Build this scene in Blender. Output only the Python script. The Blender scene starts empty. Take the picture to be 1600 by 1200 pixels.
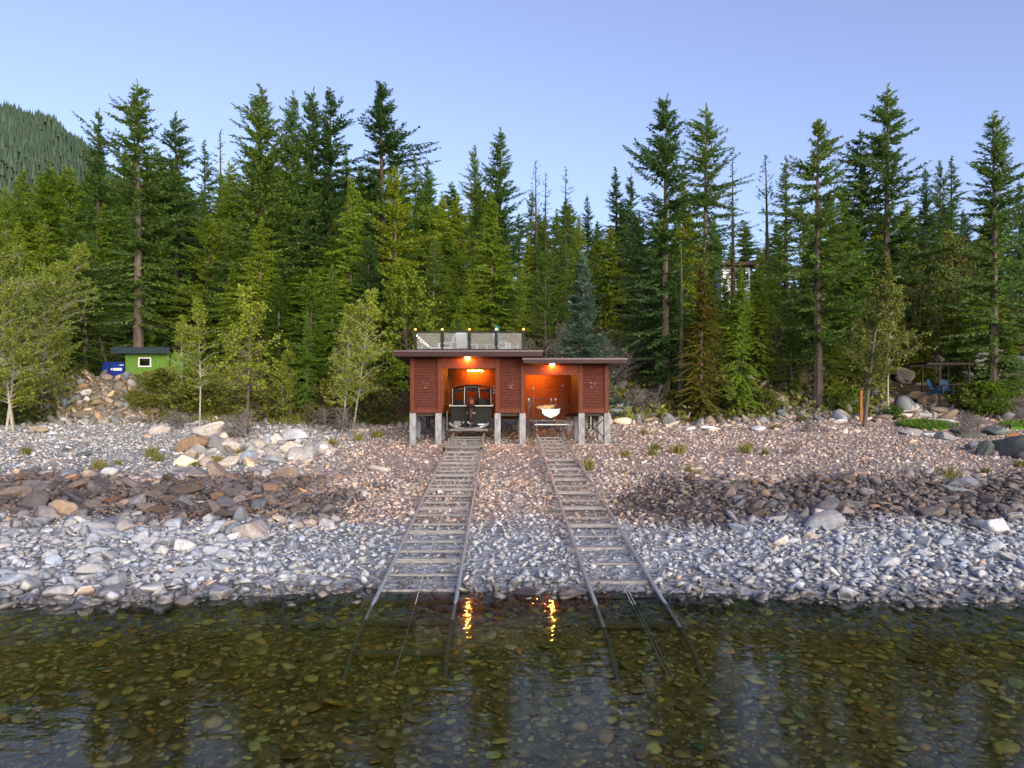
import bpy, bmesh, math, random
import numpy as np
from mathutils import Vector, Matrix, Euler
R = math.radians
rng = np.random.default_rng(7)
random.seed(7)
scene = bpy.context.scene
COL = scene.collection

# ------------------------------------------------------------------ camera geometry
F = 1067.0; PX0 = 783.0; PY0 = 652.0; CH = 3.44
def P(px, py, d):
    return Vector(((px - PX0) * d / F, d, CH + (PY0 - py) * d / F))
def XX(px, d): return (px - PX0) * d / F
def ss(a, b, x):
    t = np.clip((np.asarray(x, float) - a) / (b - a), 0, 1); return t * t * (3 - 2 * t)

PD = [-700, -40, 0, 5, 9, 11.5, 13.45, 18.2, 24, 28, 33.7, 38, 46, 50, 60, 75, 100, 150, 300, 700]
PZ = [-14, -4, -1.9, -1.3, -0.75, -0.33, 0.0, 0.47, 1.16, 1.62, 2.08, 2.4, 3.3, 5.0, 9.5, 13, 18, 26, 34, 36]
def wav(X, d, k, s):
    return (np.sin(X * k + s) * np.cos(d * k * 0.83 + 1.7 * s) + 0.6 * np.sin(X * k * 1.9 - d * k * 1.3 + 2.3 * s)
            + 0.4 * np.sin(X * k * 3.7 + d * k * 2.9 + s * 4))
def gz(X, d):
    X = np.asarray(X, float); d = np.asarray(d, float)
    sh = 0.85 * ss(3, 9, np.abs(X)) * (1 - ss(18, 26, d)) + 0.12 * wav(X, d * 0, 0.9, 1.0) * (1 - ss(16, 20, d))
    z = np.interp(d + sh, PD, PZ)
    wl = ss(-13, -19, X)
    zl = np.interp(d, [40, 43.5, 48.3, 57, 70, 100, 150, 300, 700], [2.6, 3.15, 6.3, 6.6, 12, 18, 26, 34, 36])
    z = np.where(d > 40, z * (1 - wl) + zl * wl, z)
    wr = ss(13, 20, X)
    zr = np.interp(d, [40, 44, 47, 52, 60, 75, 100, 150, 300, 700], [2.6, 3.4, 4.4, 7.4, 11, 14, 18.5, 26, 34, 36])
    z = np.where(d > 40, z * (1 - wr) + zr * wr, z)
    house = ss(5.5, 8, np.abs(X - 0.4)) + ss(32, 28, d) + ss(41, 46, d)
    amp = 0.045 + 0.35 * ss(46, 60, d)
    return z + amp * wav(X, d, 0.55, 2.0) * np.clip(house, 0, 1) * ss(12, 16, d)
def gp(X, d, dz=0.0): return Vector((X, d, float(gz(X, d)) + dz))
def hit(px, py, d0=9.0, d1=75.0):
    """distance at which the ground projects to the given picture height"""
    for d in np.arange(d0, d1, 0.2):
        if PY0 - F * (float(gz(XX(px, d), d)) - CH) / d < py: return float(d)
    return d1
def onground(px, py): 
    d = hit(px, py); return gp(XX(px, d), d)

# ------------------------------------------------------------------ materials
MATS = {}
def ramp(nt, fac, stops):
    r = nt.nodes.new('ShaderNodeValToRGB'); e = r.color_ramp.elements
    while len(e) < len(stops): e.new(0.5)
    for i, (p, c) in enumerate(stops): e[i].position = p; e[i].color = (*c, 1)
    nt.links.new(fac, r.inputs[0]); return r.outputs[0]
def newmat(name):
    m = bpy.data.materials.new(name); m.use_nodes = True
    nt = m.node_tree; b = nt.nodes['Principled BSDF']; MATS[name] = m
    return m, nt, b
def mapping(nt, scale, coord='Object'):
    t = nt.nodes.new('ShaderNodeTexCoord'); mp = nt.nodes.new('ShaderNodeMapping')
    mp.inputs['Scale'].default_value = scale if hasattr(scale, '__len__') else (scale,) * 3
    nt.links.new(t.outputs[coord], mp.inputs[0]); return mp.outputs[0]
def noise(nt, vec, scale, detail=4, rough=0.6):
    n = nt.nodes.new('ShaderNodeTexNoise'); n.inputs['Scale'].default_value = scale
    n.inputs['Detail'].default_value = detail; n.inputs['Roughness'].default_value = rough
    if vec is not None: nt.links.new(vec, n.inputs['Vector'])
    return n.outputs['Fac']
def bump(nt, b, h, strength=0.3, dist=0.02):
    n = nt.nodes.new('ShaderNodeBump'); n.inputs['Strength'].default_value = strength
    n.inputs['Distance'].default_value = dist
    nt.links.new(h, n.inputs['Height']); nt.links.new(n.outputs[0], b.inputs['Normal'])
def simple(name, c, rough=0.6, metal=0.0, var=0.25, scale=(6, 6, 6), bmp=0.15, spec=0.12):
    m, nt, b = newmat(name)
    v = mapping(nt, scale); f = noise(nt, v, 3.0)
    lo = tuple(x * (1 - var) for x in c); hi = tuple(min(1, x * (1 + var)) for x in c)
    nt.links.new(ramp(nt, f, [(0.3, lo), (0.7, hi)]), b.inputs['Base Color'])
    b.inputs['Roughness'].default_value = rough; b.inputs['Metallic'].default_value = metal
    b.inputs['Specular IOR Level'].default_value = spec
    if bmp: bump(nt, b, f, bmp, 0.01)
    return m
def emitter(name, c, s):
    m, nt, b = newmat(name)
    b.inputs['Base Color'].default_value = (*c, 1)
    b.inputs['Emission Color'].default_value = (*c, 1); b.inputs['Emission Strength'].default_value = s
    return m
def mixrgb(nt, a, b_, fac, mode='MIX'):
    n = nt.nodes.new('ShaderNodeMix'); n.data_type = 'RGBA'; n.blend_type = mode
    for s, v in ((n.inputs[0], fac), (n.inputs[6], a), (n.inputs[7], b_)):
        if hasattr(v, 'is_linked') or hasattr(v, 'links'): nt.links.new(v, s)
        elif hasattr(v, '__len__'): s.default_value = (*v, 1)
        else: s.default_value = v
    return n.outputs[2]
def math_(nt, op, a, b_=None):
    n = nt.nodes.new('ShaderNodeMath'); n.operation = op
    for s, v in zip(n.inputs, (a, b_)):
        if v is None: continue
        if hasattr(v, 'links'): nt.links.new(v, s)
        else: s.default_value = v
    return n.outputs[0]
def attr(nt, name, out='Color'):
    n = nt.nodes.new('ShaderNodeAttribute'); n.attribute_name = name; return n.outputs[out]

def leafmat(name, stops, transl=0.3, rough=0.55):
    """foliage: each spray has its own tint, each tree its own shade"""
    m, nt, b = newmat(name)
    t = attr(nt, 'tint', 'Fac')
    oi = nt.nodes.new('ShaderNodeObjectInfo')
    f = math_(nt, 'ADD', math_(nt, 'MULTIPLY', t, 0.52), math_(nt, 'MULTIPLY', oi.outputs['Random'], 0.48))
    c = ramp(nt, f, stops)
    nt.links.new(c, b.inputs['Base Color']); b.inputs['Roughness'].default_value = rough
    b.inputs['Specular IOR Level'].default_value = 0.25
    tr = nt.nodes.new('ShaderNodeBsdfTranslucent'); nt.links.new(c, tr.inputs['Color'])
    mx = nt.nodes.new('ShaderNodeMixShader'); mx.inputs[0].default_value = transl
    nt.links.new(b.outputs[0], mx.inputs[1]); nt.links.new(tr.outputs[0], mx.inputs[2])
    nt.links.new(mx.outputs[0], nt.nodes['Material Output'].inputs['Surface'])
    return m
leafmat('fir_needles', [(0.0, (0.040, 0.093, 0.035)), (0.5, (0.101, 0.198, 0.050)), (1.0, (0.273, 0.349, 0.056))])
leafmat('distant_needles', [(0.0, (0.009, 0.026, 0.022)), (0.5, (0.020, 0.046, 0.032)), (1.0, (0.050, 0.082, 0.042))], .1)
leafmat('cedar_needles', [(0.0, (0.062, 0.141, 0.023)), (0.5, (0.189, 0.292, 0.025)), (1.0, (0.476, 0.479, 0.030))])
leafmat('green_needles', [(0.0, (0.066, 0.151, 0.030)), (0.5, (0.182, 0.299, 0.036)), (1.0, (0.432, 0.468, 0.044))])
leafmat('blue_needles', [(0.0, (0.046, 0.095, 0.078)), (0.5, (0.093, 0.170, 0.134)), (1.0, (0.170, 0.255, 0.193))])
leafmat('rust_needles', [(0.0, (0.071, 0.081, 0.013)), (0.5, (0.186, 0.146, 0.021)), (1.0, (0.336, 0.213, 0.029))])
leafmat('young_leaves', [(0.0, (0.096, 0.149, 0.016)), (0.5, (0.215, 0.270, 0.025)), (1.0, (0.373, 0.392, 0.045))], 0.4)
leafmat('bright_leaves', [(0.0, (0.048, 0.101, 0.008)), (0.5, (0.102, 0.166, 0.010)), (1.0, (0.190, 0.238, 0.020))], 0.4)
leafmat('shrub_leaves', [(0.0, (0.026, 0.047, 0.013)), (0.5, (0.072, 0.091, 0.021)), (1.0, (0.156, 0.150, 0.039))])
leafmat('dry_leaves', [(0.0, (.045, .030, .020)), (0.5, (.110, .075, .045)), (1.0, (.200, .140, .075))], 0.15)
leafmat('olive_leaves', [(0.0, (0.060, 0.082, 0.017)), (0.5, (0.142, 0.164, 0.025)), (1.0, (0.254, 0.246, 0.046))])
leafmat('grass_blades', [(0.0, (.040, .090, .010)), (0.5, (.075, .155, .014)), (1.0, (.140, .210, .030))])
leafmat('weed_leaves', [(0.0, (.110, .120, .030)), (0.5, (.190, .180, .050)), (1.0, (.270, .230, .080))])
simple('bark_grey', (.095, .076, .068), .85, var=.5, scale=(9, 9, 1.2), bmp=.6)
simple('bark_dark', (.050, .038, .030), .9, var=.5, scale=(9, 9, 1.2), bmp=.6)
simple('bark_pale', (.300, .275, .235), .8, var=.45, scale=(4, 4, 5), bmp=.2)
simple('twig_grey', (.180, .160, .160), .9, var=.3)
simple('twig_brown', (.110, .075, .060), .9, var=.3)

# rocks: colour from the stone itself (object colour for the big ones, attribute for the fields), wet near the water line
def rockmat(name, use_obj, wet=True):
    m, nt, b = newmat(name)
    if use_obj:
        oi = nt.nodes.new('ShaderNodeObjectInfo'); base = oi.outputs['Color']
    else: base = attr(nt, 'col', 'Color')
    g = nt.nodes.new('ShaderNodeNewGeometry')
    f = noise(nt, mapping(nt, 1.0), 5.0, 6, .65)
    f2 = noise(nt, g.outputs['Position'], 9.0, 5, .7)
    c = mixrgb(nt, base, ramp(nt, f2, [(0.25, (.52, .50, .50)), (0.55, (1, 1, 1)), (0.8, (1.35, 1.3, 1.22))]), 1.0, 'MULTIPLY')
    f3 = noise(nt, g.outputs['Position'], 2.3, 3, .5)
    c = mixrgb(nt, c, ramp(nt, f3, [(0.35, (.85, .88, .95)), (0.65, (1.12, 1.02, .9))]), 0.8, 'MULTIPLY')
    sep = nt.nodes.new('ShaderNodeSeparateXYZ'); nt.links.new(g.outputs['Position'], sep.inputs[0])
    zz = math_(nt, 'ADD', sep.outputs[2], math_(nt, 'MULTIPLY', f3, 0.12))
    mr = nt.nodes.new('ShaderNodeMapRange'); mr.inputs[1].default_value = 0.13; mr.inputs[2].default_value = 0.21
    nt.links.new(zz, mr.inputs[0])
    wetc = mixrgb(nt, c, (.34, .30, .27), 1.0, 'MULTIPLY')
    nt.links.new(mixrgb(nt, wetc, c, mr.outputs[0]) if wet else c, b.inputs['Base Color'])
    r = nt.nodes.new('ShaderNodeMapRange'); r.inputs[3].default_value = 0.3; r.inputs[4].default_value = 0.85
    nt.links.new(mr.outputs[0], r.inputs[0]); nt.links.new(r.outputs[0], b.inputs['Roughness'])
    b.inputs['Specular IOR Level'].default_value = 0.3
    bump(nt, b, f2, 0.5, 0.03)
    return m
rockmat('rock', True); rockmat('stones', False); rockmat('bed_stones', False, False)
def groundmat():
    m, nt, b = newmat('ground')
    base = attr(nt, 'col', 'Color')
    g = nt.nodes.new('ShaderNodeNewGeometry')
    v = nt.nodes.new('ShaderNodeTexVoronoi'); v.inputs['Scale'].default_value = 7.0
    nt.links.new(g.outputs['Position'], v.inputs['Vector'])
    sc = nt.nodes.new('ShaderNodeSeparateColor'); nt.links.new(v.outputs['Color'], sc.inputs[0])
    c = mixrgb(nt, base, ramp(nt, sc.outputs[0], [(0.0, (.45, .42, .42)), (0.6, (1, 1, 1)), (1.0, (1.5, 1.45, 1.4))]), 0.8, 'MULTIPLY')
    n = noise(nt, g.outputs['Position'], 0.8, 6)
    c = mixrgb(nt, c, ramp(nt, n, [(0.3, (.62, .6, .55)), (0.7, (1.2, 1.2, 1.2))]), 0.8, 'MULTIPLY')
    nt.links.new(c, b.inputs['Base Color']); b.inputs['Roughness'].default_value = .9
    b.inputs['Specular IOR Level'].default_value = 0.2
    bump(nt, b, v.outputs['Distance'], 0.8, 0.05)
groundmat()
def watermat():
    m, nt, b = newmat('lake_water'); nt.nodes.remove(b)
    g = nt.nodes.new('ShaderNodeNewGeometry')
    mp = nt.nodes.new('ShaderNodeMapping'); mp.inputs['Scale'].default_value = (1.0, 2.4, 1); nt.links.new(g.outputs['Position'], mp.inputs[0])
    n1 = noise(nt, mp.outputs[0], 1.3, 3, .5); n2 = noise(nt, mp.outputs[0], 5.5, 2, .5)
    h = math_(nt, 'ADD', n1, math_(nt, 'MULTIPLY', n2, 0.22))
    bp = nt.nodes.new('ShaderNodeBump'); bp.inputs['Strength'].default_value = 0.12; bp.inputs['Distance'].default_value = 0.06
    nt.links.new(h, bp.inputs['Height'])
    fr = nt.nodes.new('ShaderNodeFresnel'); fr.inputs['IOR'].default_value = 1.27; nt.links.new(bp.outputs[0], fr.inputs['Normal'])
    gl = nt.nodes.new('ShaderNodeBsdfGlossy'); gl.inputs['Roughness'].default_value = 0.03; nt.links.new(bp.outputs[0], gl.inputs['Normal'])
    tr = nt.nodes.new('ShaderNodeBsdfTransparent'); tr.inputs['Color'].default_value = (.95, .95, .78, 1)
    mx = nt.nodes.new('ShaderNodeMixShader'); nt.links.new(fr.outputs[0], mx.inputs[0])
    nt.links.new(tr.outputs[0], mx.inputs[1]); nt.links.new(gl.outputs[0], mx.inputs[2])
    nt.links.new(mx.outputs[0], nt.nodes['Material Output'].inputs['Surface'])
watermat()
def glassmat(name, tint, refl, white=0.0):
    m, nt, b = newmat(name)
    b.inputs['Base Color'].default_value = (.25, .235, .25, 1); b.inputs['Roughness'].default_value = .5
    tr = nt.nodes.new('ShaderNodeBsdfTransparent'); tr.inputs['Color'].default_value = (*tint, 1)
    gl = nt.nodes.new('ShaderNodeBsdfGlossy'); gl.inputs['Roughness'].default_value = 0.05
    m1 = nt.nodes.new('ShaderNodeMixShader'); m1.inputs[0].default_value = refl
    nt.links.new(tr.outputs[0], m1.inputs[1]); nt.links.new(gl.outputs[0], m1.inputs[2])
    m2 = nt.nodes.new('ShaderNodeMixShader'); m2.inputs[0].default_value = white
    nt.links.new(m1.outputs[0], m2.inputs[1]); nt.links.new(b.outputs[0], m2.inputs[2])
    nt.links.new(m2.outputs[0], nt.nodes['Material Output'].inputs['Surface'])
glassmat('rail_glass', (.92, .92, .9), .0, .27)
glassmat('window_glass', (.3, .35, .4), .4, .0)
glassmat('clear_vinyl', (.9, .85, .75), .0, .0)

simple('siding', (.074, .0200, .0150), .7, var=.28, scale=(1.6, 3, 3), bmp=.2)
simple('trim_wood', (.098, .025, .0155), .55, var=.25, scale=(5, 5, 1.5))
simple('inner_wood', (.300, .105, .040), .6, var=.3, scale=(1.2, 3, 9), bmp=.15)
simple('fascia', (.034, .015, .017), .45, var=.2, scale=(1, 3, 5))
simple('roof_metal', (.085, .062, .078), .4, metal=.3, var=.15)
simple('dark_metal', (.014, .013, .015), .5, metal=.0, var=.3)
simple('concrete', (.22, .22, .245), .9, var=.38, scale=(2.2, 2.2, .9), bmp=.3)
simple('steel', (.480, .490, .520), .38, metal=.75, var=.3, scale=(8, 8, 8))
simple('galvanised', (.13, .125, .13), .5, metal=.5, var=.3)
simple('tie_wood', (.200, .190, .200), .8, var=.4, scale=(2, 14, 14), bmp=.4)
simple('tie_wet', (.17, .16, .11), .5, var=.4, scale=(2, 14, 14), bmp=.4)
simple('cable', (.50, .47, .44), .5, metal=.4)
simple('white_plastic', (.50, .60, .74), .5, var=.06)
simple('white_paint', (.55, .55, .58), .5, var=.08)
simple('canvas_dark', (.010, .009, .011), .75, var=.3)
simple('canvas_tan', (.420, .270, .140), .85, var=.25, bmp=.4)
simple('hull_dark', (.004, .004, .005), .4, var=.2)
simple('aluminium', (.17, .165, .16), .35, metal=.8, var=.15)
simple('motor_black', (.030, .016, .014), .28, var=.3)
simple('motor_red', (.210, .040, .020), .35)
simple('teal_canvas', (.035, .150, .200), .8)
simple('shed_green', (.090, .175, .030), .8, var=.38, scale=(9, 9, .7), bmp=.25)
simple('roof_felt', (.022, .034, .046), .8, var=.3)
simple('bin_blue', (.009, .026, .180), .55, var=.35)
simple('bin_dark', (.008, .010, .030), .6)
simple('post_orange', (.270, .105, .040), .8, scale=(9, 9, 1))
simple('pergola_wood', (.030, .024, .022), .8)
simple('blue_paint', (.011, .036, .095), .5)
simple('drift_wood', (.430, .380, .350), .85, var=.3, scale=(2, 9, 9), bmp=.4)
simple('house_white', (.62, .63, .70), .6, var=.1)
simple('house_roof', (.085, .055, .045), .8)
simple('ornament', (.30, .26, .26), .4, metal=.6)
simple('mattress', (.66, .70, .76), .7)
emitter('bulb_orange', (1.0, .36, .04), 260.0)
emitter('bulb_inside', (1.0, .30, .03), 250.0)
emitter('cap_light', (1.0, .42, .08), 1.5)
emitter('string_bulb', (1.0, .85, .6), 4.0)
emitter('deck_light', (1.0, .45, .15), 2.0)

# ------------------------------------------------------------------ mesh helpers
def link(o, parent=None):
    COL.objects.link(o)
    if parent is not None: o.parent = parent
    return o
def npmesh(name, V, Fq, mat, tint=None, col=None, smooth=False):
    """V (n,3), Fq (m,k)"""
    V = np.asarray(V, np.float32); Fq = np.asarray(Fq, np.int32)
    me = bpy.data.meshes.new(name); k = Fq.shape[1]
    me.vertices.add(len(V)); me.vertices.foreach_set('co', V.ravel())
    me.loops.add(Fq.size); me.loops.foreach_set('vertex_index', Fq.ravel())
    me.polygons.add(len(Fq)); me.polygons.foreach_set('loop_start', np.arange(0, Fq.size, k, dtype=np.int32))
    if smooth: me.polygons.foreach_set('use_smooth', np.ones(len(Fq), bool))
    me.update(calc_edges=True)
    if tint is not None:
        a = me.attributes.new('tint', 'FLOAT', 'POINT'); a.data.foreach_set('value', np.asarray(tint, np.float32))
    if col is not None:
        a = me.attributes.new('col', 'FLOAT_COLOR', 'POINT')
        c = np.ones((len(V), 4), np.float32); c[:, :3] = col; a.data.foreach_set('color', c.ravel())
    me.materials.append(MATS[mat]); me.validate(); return me
class MB:
    def __init__(s, o=(0, 0, 0)): s.v = []; s.f = []; s.o = Vector(o)
    def add(s, vs, fs):
        n = len(s.v); s.v += [tuple(Vector(v) - s.o) for v in vs]; s.f += [tuple(i + n for i in f) for f in fs]; return s
    def box(s, x0, x1, y0, y1, z0, z1, rot=None, piv=None):
        vs = [Vector((x, y, z)) for z in (z0, z1) for y in (y0, y1) for x in (x0, x1)]
        if rot is not None:
            p = Vector(piv) if piv is not None else Vector(((x0 + x1) / 2, (y0 + y1) / 2, (z0 + z1) / 2))
            M = Euler(rot).to_matrix(); vs = [M @ (v - p) + p for v in vs]
        return s.add(vs, [(0, 2, 3, 1), (4, 5, 7, 6), (0, 1, 5, 4), (2, 6, 7, 3), (0, 4, 6, 2), (1, 3, 7, 5)])
    def bar(s, a, b, w, h=None):
        """rectangular bar from a to b"""
        a, b = Vector(a), Vector(b); h = h or w; d = (b - a).normalized()
        up = Vector((0, 0, 1)) if abs(d.z) < .95 else Vector((0, 1, 0))
        x = d.cross(up).normalized() * w / 2; y = x.cross(d).normalized() * h / 2
        vs = [p + i * x + j * y for p in (a, b) for i, j in ((-1, -1), (1, -1), (1, 1), (-1, 1))]
        return s.add(vs, [(0, 1, 2, 3), (7, 6, 5, 4), (0, 4, 5, 1), (1, 5, 6, 2), (2, 6, 7, 3), (3, 7, 4, 0)])
    def tube(s, pts, rad, n=8, cap=True):
        pts = [Vector(p) for p in pts]; rad = [float(q) for q in (rad if hasattr(rad, '__len__') else [rad] * len(pts))]
        vs = []
        for i, p in enumerate(pts):
            d = (pts[min(i + 1, len(pts) - 1)] - pts[max(i - 1, 0)]).normalized()
            up = Vector((0, 0, 1)) if abs(d.z) < .9 else Vector((0, 1, 0))
            x = d.cross(up).normalized(); y = x.cross(d)
            vs += [p + rad[i] * (math.cos(t) * x + math.sin(t) * y) for t in [2 * math.pi * k / n for k in range(n)]]
        fs = [(i * n + k, i * n + (k + 1) % n, (i + 1) * n + (k + 1) % n, (i + 1) * n + k) for i in range(len(pts) - 1) for k in range(n)]
        if cap: fs += [tuple(range(n))[::-1], tuple(range((len(pts) - 1) * n, len(pts) * n))]
        return s.add(vs, fs)
    def lathe(s, c, prof, n=16, axis=None):
        c = Vector(c); vs = []
        for r, z in prof: vs += [c + Vector((r * math.cos(2 * math.pi * k / n), r * math.sin(2 * math.pi * k / n), z)) for k in range(n)]
        fs = [(i * n + k, i * n + (k + 1) % n, (i + 1) * n + (k + 1) % n, (i + 1) * n + k) for i in range(len(prof) - 1) for k in range(n)]
        fs += [tuple(range(n))[::-1], tuple(range((len(prof) - 1) * n, len(prof) * n))]
        return s.add(vs, fs)
    def loft(s, rings, closed=True, cap=True):
        n = len(rings[0]); vs = [v for r in rings for v in r]; fs = []
        for i in range(len(rings) - 1):
            for k in range(n if closed else n - 1):
                fs.append((i * n + k, i * n + (k + 1) % n, (i + 1) * n + (k + 1) % n, (i + 1) * n + k))
        if cap: fs += [tuple(range(n))[::-1], tuple(range((len(rings) - 1) * n, len(rings) * n))]
        return s.add(vs, fs)
    def build(s, name, mat, parent=None, bevel=0.0, smooth=False):
        me = bpy.data.meshes.new(name); me.from_pydata(s.v, [], s.f)
        bm = bmesh.new(); bm.from_mesh(me); bmesh.ops.recalc_face_normals(bm, faces=bm.faces)
        if bevel: bmesh.ops.bevel(bm, geom=bm.edges[:], offset=bevel, segments=2, affect='EDGES', clamp_overlap=True)
        if smooth:
            for f in bm.faces: f.smooth = True
        bm.to_mesh(me); bm.free(); me.materials.append(MATS[mat])
        return link(bpy.data.objects.new(name, me), parent)
def tag(o, label=None, cat=None, group=None, kind=None):
    if label: o['label'] = label
    if cat: o['category'] = cat
    if group: o['group'] = group
    if kind: o['kind'] = kind
    return o
def thing(name, loc, label, cat, group=None, rz=0.0):
    o = bpy.data.objects.new(name, None); o.location = loc; o.rotation_euler = (0, 0, rz); o.empty_display_size = .2
    COL.objects.link(o); return tag(o, label, cat, group)
def copy_tree(o, parent=None):
    c = o.copy(); COL.objects.link(c)
    if parent is not None: c.parent = parent
    for ch in list(o.children): copy_tree(ch, c)
    return c

# ------------------------------------------------------------------ terrain
def lerp3(a, b, w): return np.asarray(a)[None, :] * (1 - w[:, None]) + np.asarray(b)[None, :] * w[:, None]
def zone_col(X, d, n):
    """native stone / soil colour over the site"""
    pink = np.array((.385, .315, .295)); pale = np.array((.36, .36, .385)); white = np.array((.325, .345, .40)); dark = np.array((.115, .098, .102))
    soil = np.array((.060, .048, .030)); bed = np.array((.30, .235, .06))
    c = np.tile(pink, (n, 1))
    wl = ss(-5, -11, X) * ss(23, 27, d); c = c * (1 - wl[:, None]) + pale * wl[:, None]
    wg = ss(9, 16, X) * ss(30, 24, d); c = c * (1 - .5 * wg[:, None]) + .5 * np.array((.33, .295, .29)) * wg[:, None]
    e = 1.1 * wav(X, d, .9, .4) + rng.normal(0, .45, n)
    side = np.maximum(ss(-3.6, -6.2, X + e), ss(2.8, 5.2, X + e))
    wd = side * ss(17.5, 18.6, d + .6 * e) * ss(26.5, 23.5, d + .7 * e); c = c * (1 - wd[:, None]) + dark * wd[:, None]
    ww = ss(19.5, 17.6, d + .5 * e); c = c * (1 - ww[:, None]) + white * ww[:, None]
    wb = ss(-.17, -.30, gz(X, d)); c = c * (1 - wb[:, None]) + bed * wb[:, None]
    wf = ss(44, 48, d) * (1 - .0 * X); c = c * (1 - wf[:, None]) + soil * wf[:, None]
    wdr = ss(5.5, 8, X) * ss(15, 12, X) * ss(45, 47, d) * ss(70, 62, d); c = c * (1 - wdr[:, None]) + np.array((.19, .135, .10)) * wdr[:, None]
    wbk = ss(-13, -17, X) * ss(43, 45, d) * ss(49, 48, d); c = c * (1 - wbk[:, None]) + np.array((.22, .18, .14)) * wbk[:, None]
    return c, wd
def build_ground():
    xs = np.concatenate([np.linspace(-500, -60, 40)[:-1], np.linspace(-60, 60, 260), np.linspace(60, 500, 40)[1:]])
    ds = np.concatenate([np.linspace(-120, 4, 20)[:-1], np.linspace(4, 30, 110)[:-1], np.linspace(30, 60, 90)[:-1], np.linspace(60, 160, 60)[:-1], np.linspace(160, 700, 20)])
    Xg, Dg = np.meshgrid(xs, ds); Xf, Df = Xg.ravel(), Dg.ravel()
    V = np.stack([Xf, Df, gz(Xf, Df)], 1); nx = len(xs); ny = len(ds)
    i = np.arange((ny - 1) * (nx - 1)); r = i // (nx - 1); q = i % (nx - 1); a = r * nx + q
    Fq = np.stack([a, a + 1, a + nx + 1, a + nx], 1)
    c, _ = zone_col(Xf, Df, len(Xf))
    o = link(bpy.data.objects.new('ground', npmesh('ground', V, Fq, 'ground', col=c * .72, smooth=True))); tag(o, kind='structure')
build_ground()
w = MB().add([(-500, -600, 0), (500, -600, 0), (500, 17, 0), (-500, 17, 0)], [(0, 1, 2, 3)]).build('water', 'lake_water'); tag(w, kind='structure')

# far mountain behind the left end of the forest
def build_mountain():
    m, nt, b = newmat('far_forest')
    g = nt.nodes.new('ShaderNodeNewGeometry')
    n1 = noise(nt, g.outputs['Position'], .09, 6, .7)
    nt.links.new(ramp(nt, n1, [(.3, (.006, .020, .022)), (.5, (.015, .036, .034)), (.7, (.034, .056, .042))]), b.inputs['Base Color']); b.inputs['Roughness'].default_value = 1
    xs = np.linspace(-1500, 300, 420); ys = np.linspace(560, 1500, 90)
    X, Y = np.meshgrid(xs, ys); px = PX0 + F * X / 900
    ridge = np.interp(X, [-1500, -900, -660, -560, -510, -470, -410, -330, -200, 300], [560, 480, 385, 350, 300, 258, 200, 150, 55, 0])
    z = ridge * np.exp(-((Y - 900) / 330.0) ** 2)
    z = z + ss(0, 60, z) * (26 * wav(X, Y, .009, 1) + 9 * wav(X, Y, .033, 2) )
    V = np.stack([X.ravel(), Y.ravel(), z.ravel()], 1); nx = len(xs); ny = len(ys)
    i = np.arange((ny - 1) * (nx - 1)); a = (i // (nx - 1)) * nx + i % (nx - 1)
    o = link(bpy.data.objects.new('mountain', npmesh('mountain', V, np.stack([a, a + 1, a + nx + 1, a + nx], 1), 'far_forest'))); tag(o, kind='structure')
    vi = np.where((V[:, 2] > 80) & (V[:, 0] < -180) & (V[:, 0] > -800) & (V[:, 1] < 960))[0]; n = 52000; k = vi[rng.integers(0, len(vi), n)]; B = V[k] + np.stack([rng.uniform(-7, 7, n), rng.uniform(-7, 7, n), np.full(n, -2)], 1); B = B[(B[:, 2] > 90) & (B[:, 0] < -180) & (B[:, 0] > -800) & (B[:, 1] < 940)]; n = len(B)
    h = rng.uniform(1.6, 3.4, n) ** 2 + 2 + 6 * (np.sin(B[:, 0] * .03) * np.cos(B[:, 1] * .04 + B[:, 0] * .011) + 1) * rng.uniform(.3, 1, n); w_ = h * rng.uniform(.10, .17, n) + .5; q = [B + np.stack([np.cos(a) * w_, np.sin(a) * w_, np.zeros(n)], 1) for a in (0, 1.57, 3.14, 4.71)]; tp = B + np.stack([rng.normal(0, .6, n), rng.normal(0, .6, n), h], 1)
    T = np.concatenate([np.stack([q[i], q[(i + 1) % 4], tp], 1).reshape(-1, 3) for i in range(4)]); tn = np.tile(np.repeat(rng.uniform(.1, .9, n), 3), 4)
    o = link(bpy.data.objects.new('mountain_forest', npmesh('mountain_forest', T, np.arange(len(T)).reshape(-1, 3), 'distant_needles', tint=tn))); tag(o, kind='stuff')
build_mountain()

# ------------------------------------------------------------------ rocks
def ico(sub):
    bm = bmesh.new(); bmesh.ops.create_icosphere(bm, subdivisions=sub, radius=1.0)
    V = np.array([v.co[:] for v in bm.verts]); Fc = np.array([[v.index for v in f.verts] for f in bm.faces]); bm.free(); return V, Fc
def rockshape(seed, sub, k=16, planes=9, flat=.46):
    r = np.random.default_rng(seed); V, Fc = ico(sub)
    N = r.normal(size=(planes, 3)); N /= np.linalg.norm(N, axis=1)[:, None]
    D = r.uniform(.45, 1.0, planes)
    q = np.clip(V @ N.T, 0, None) / D
    rad = (np.sum(q ** k, 1) + .25 ** k) ** (-1.0 / k); rad = np.minimum(rad, 1.25)
    if sub >= 3:
        for f, a in ((3.1, .035), (7.3, .02)):
            ph = r.uniform(0, 6, 3); rad = rad * (1 + a * np.sin(V @ (N[0] * f) * 2 + ph[0]) * np.cos(V @ (N[1] * f) * 2 + ph[1]))
    V = V * rad[:, None] * np.array((1.08, r.uniform(.58, .92), r.uniform(flat - .14, flat + .12)))
    return V, Fc
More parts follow.
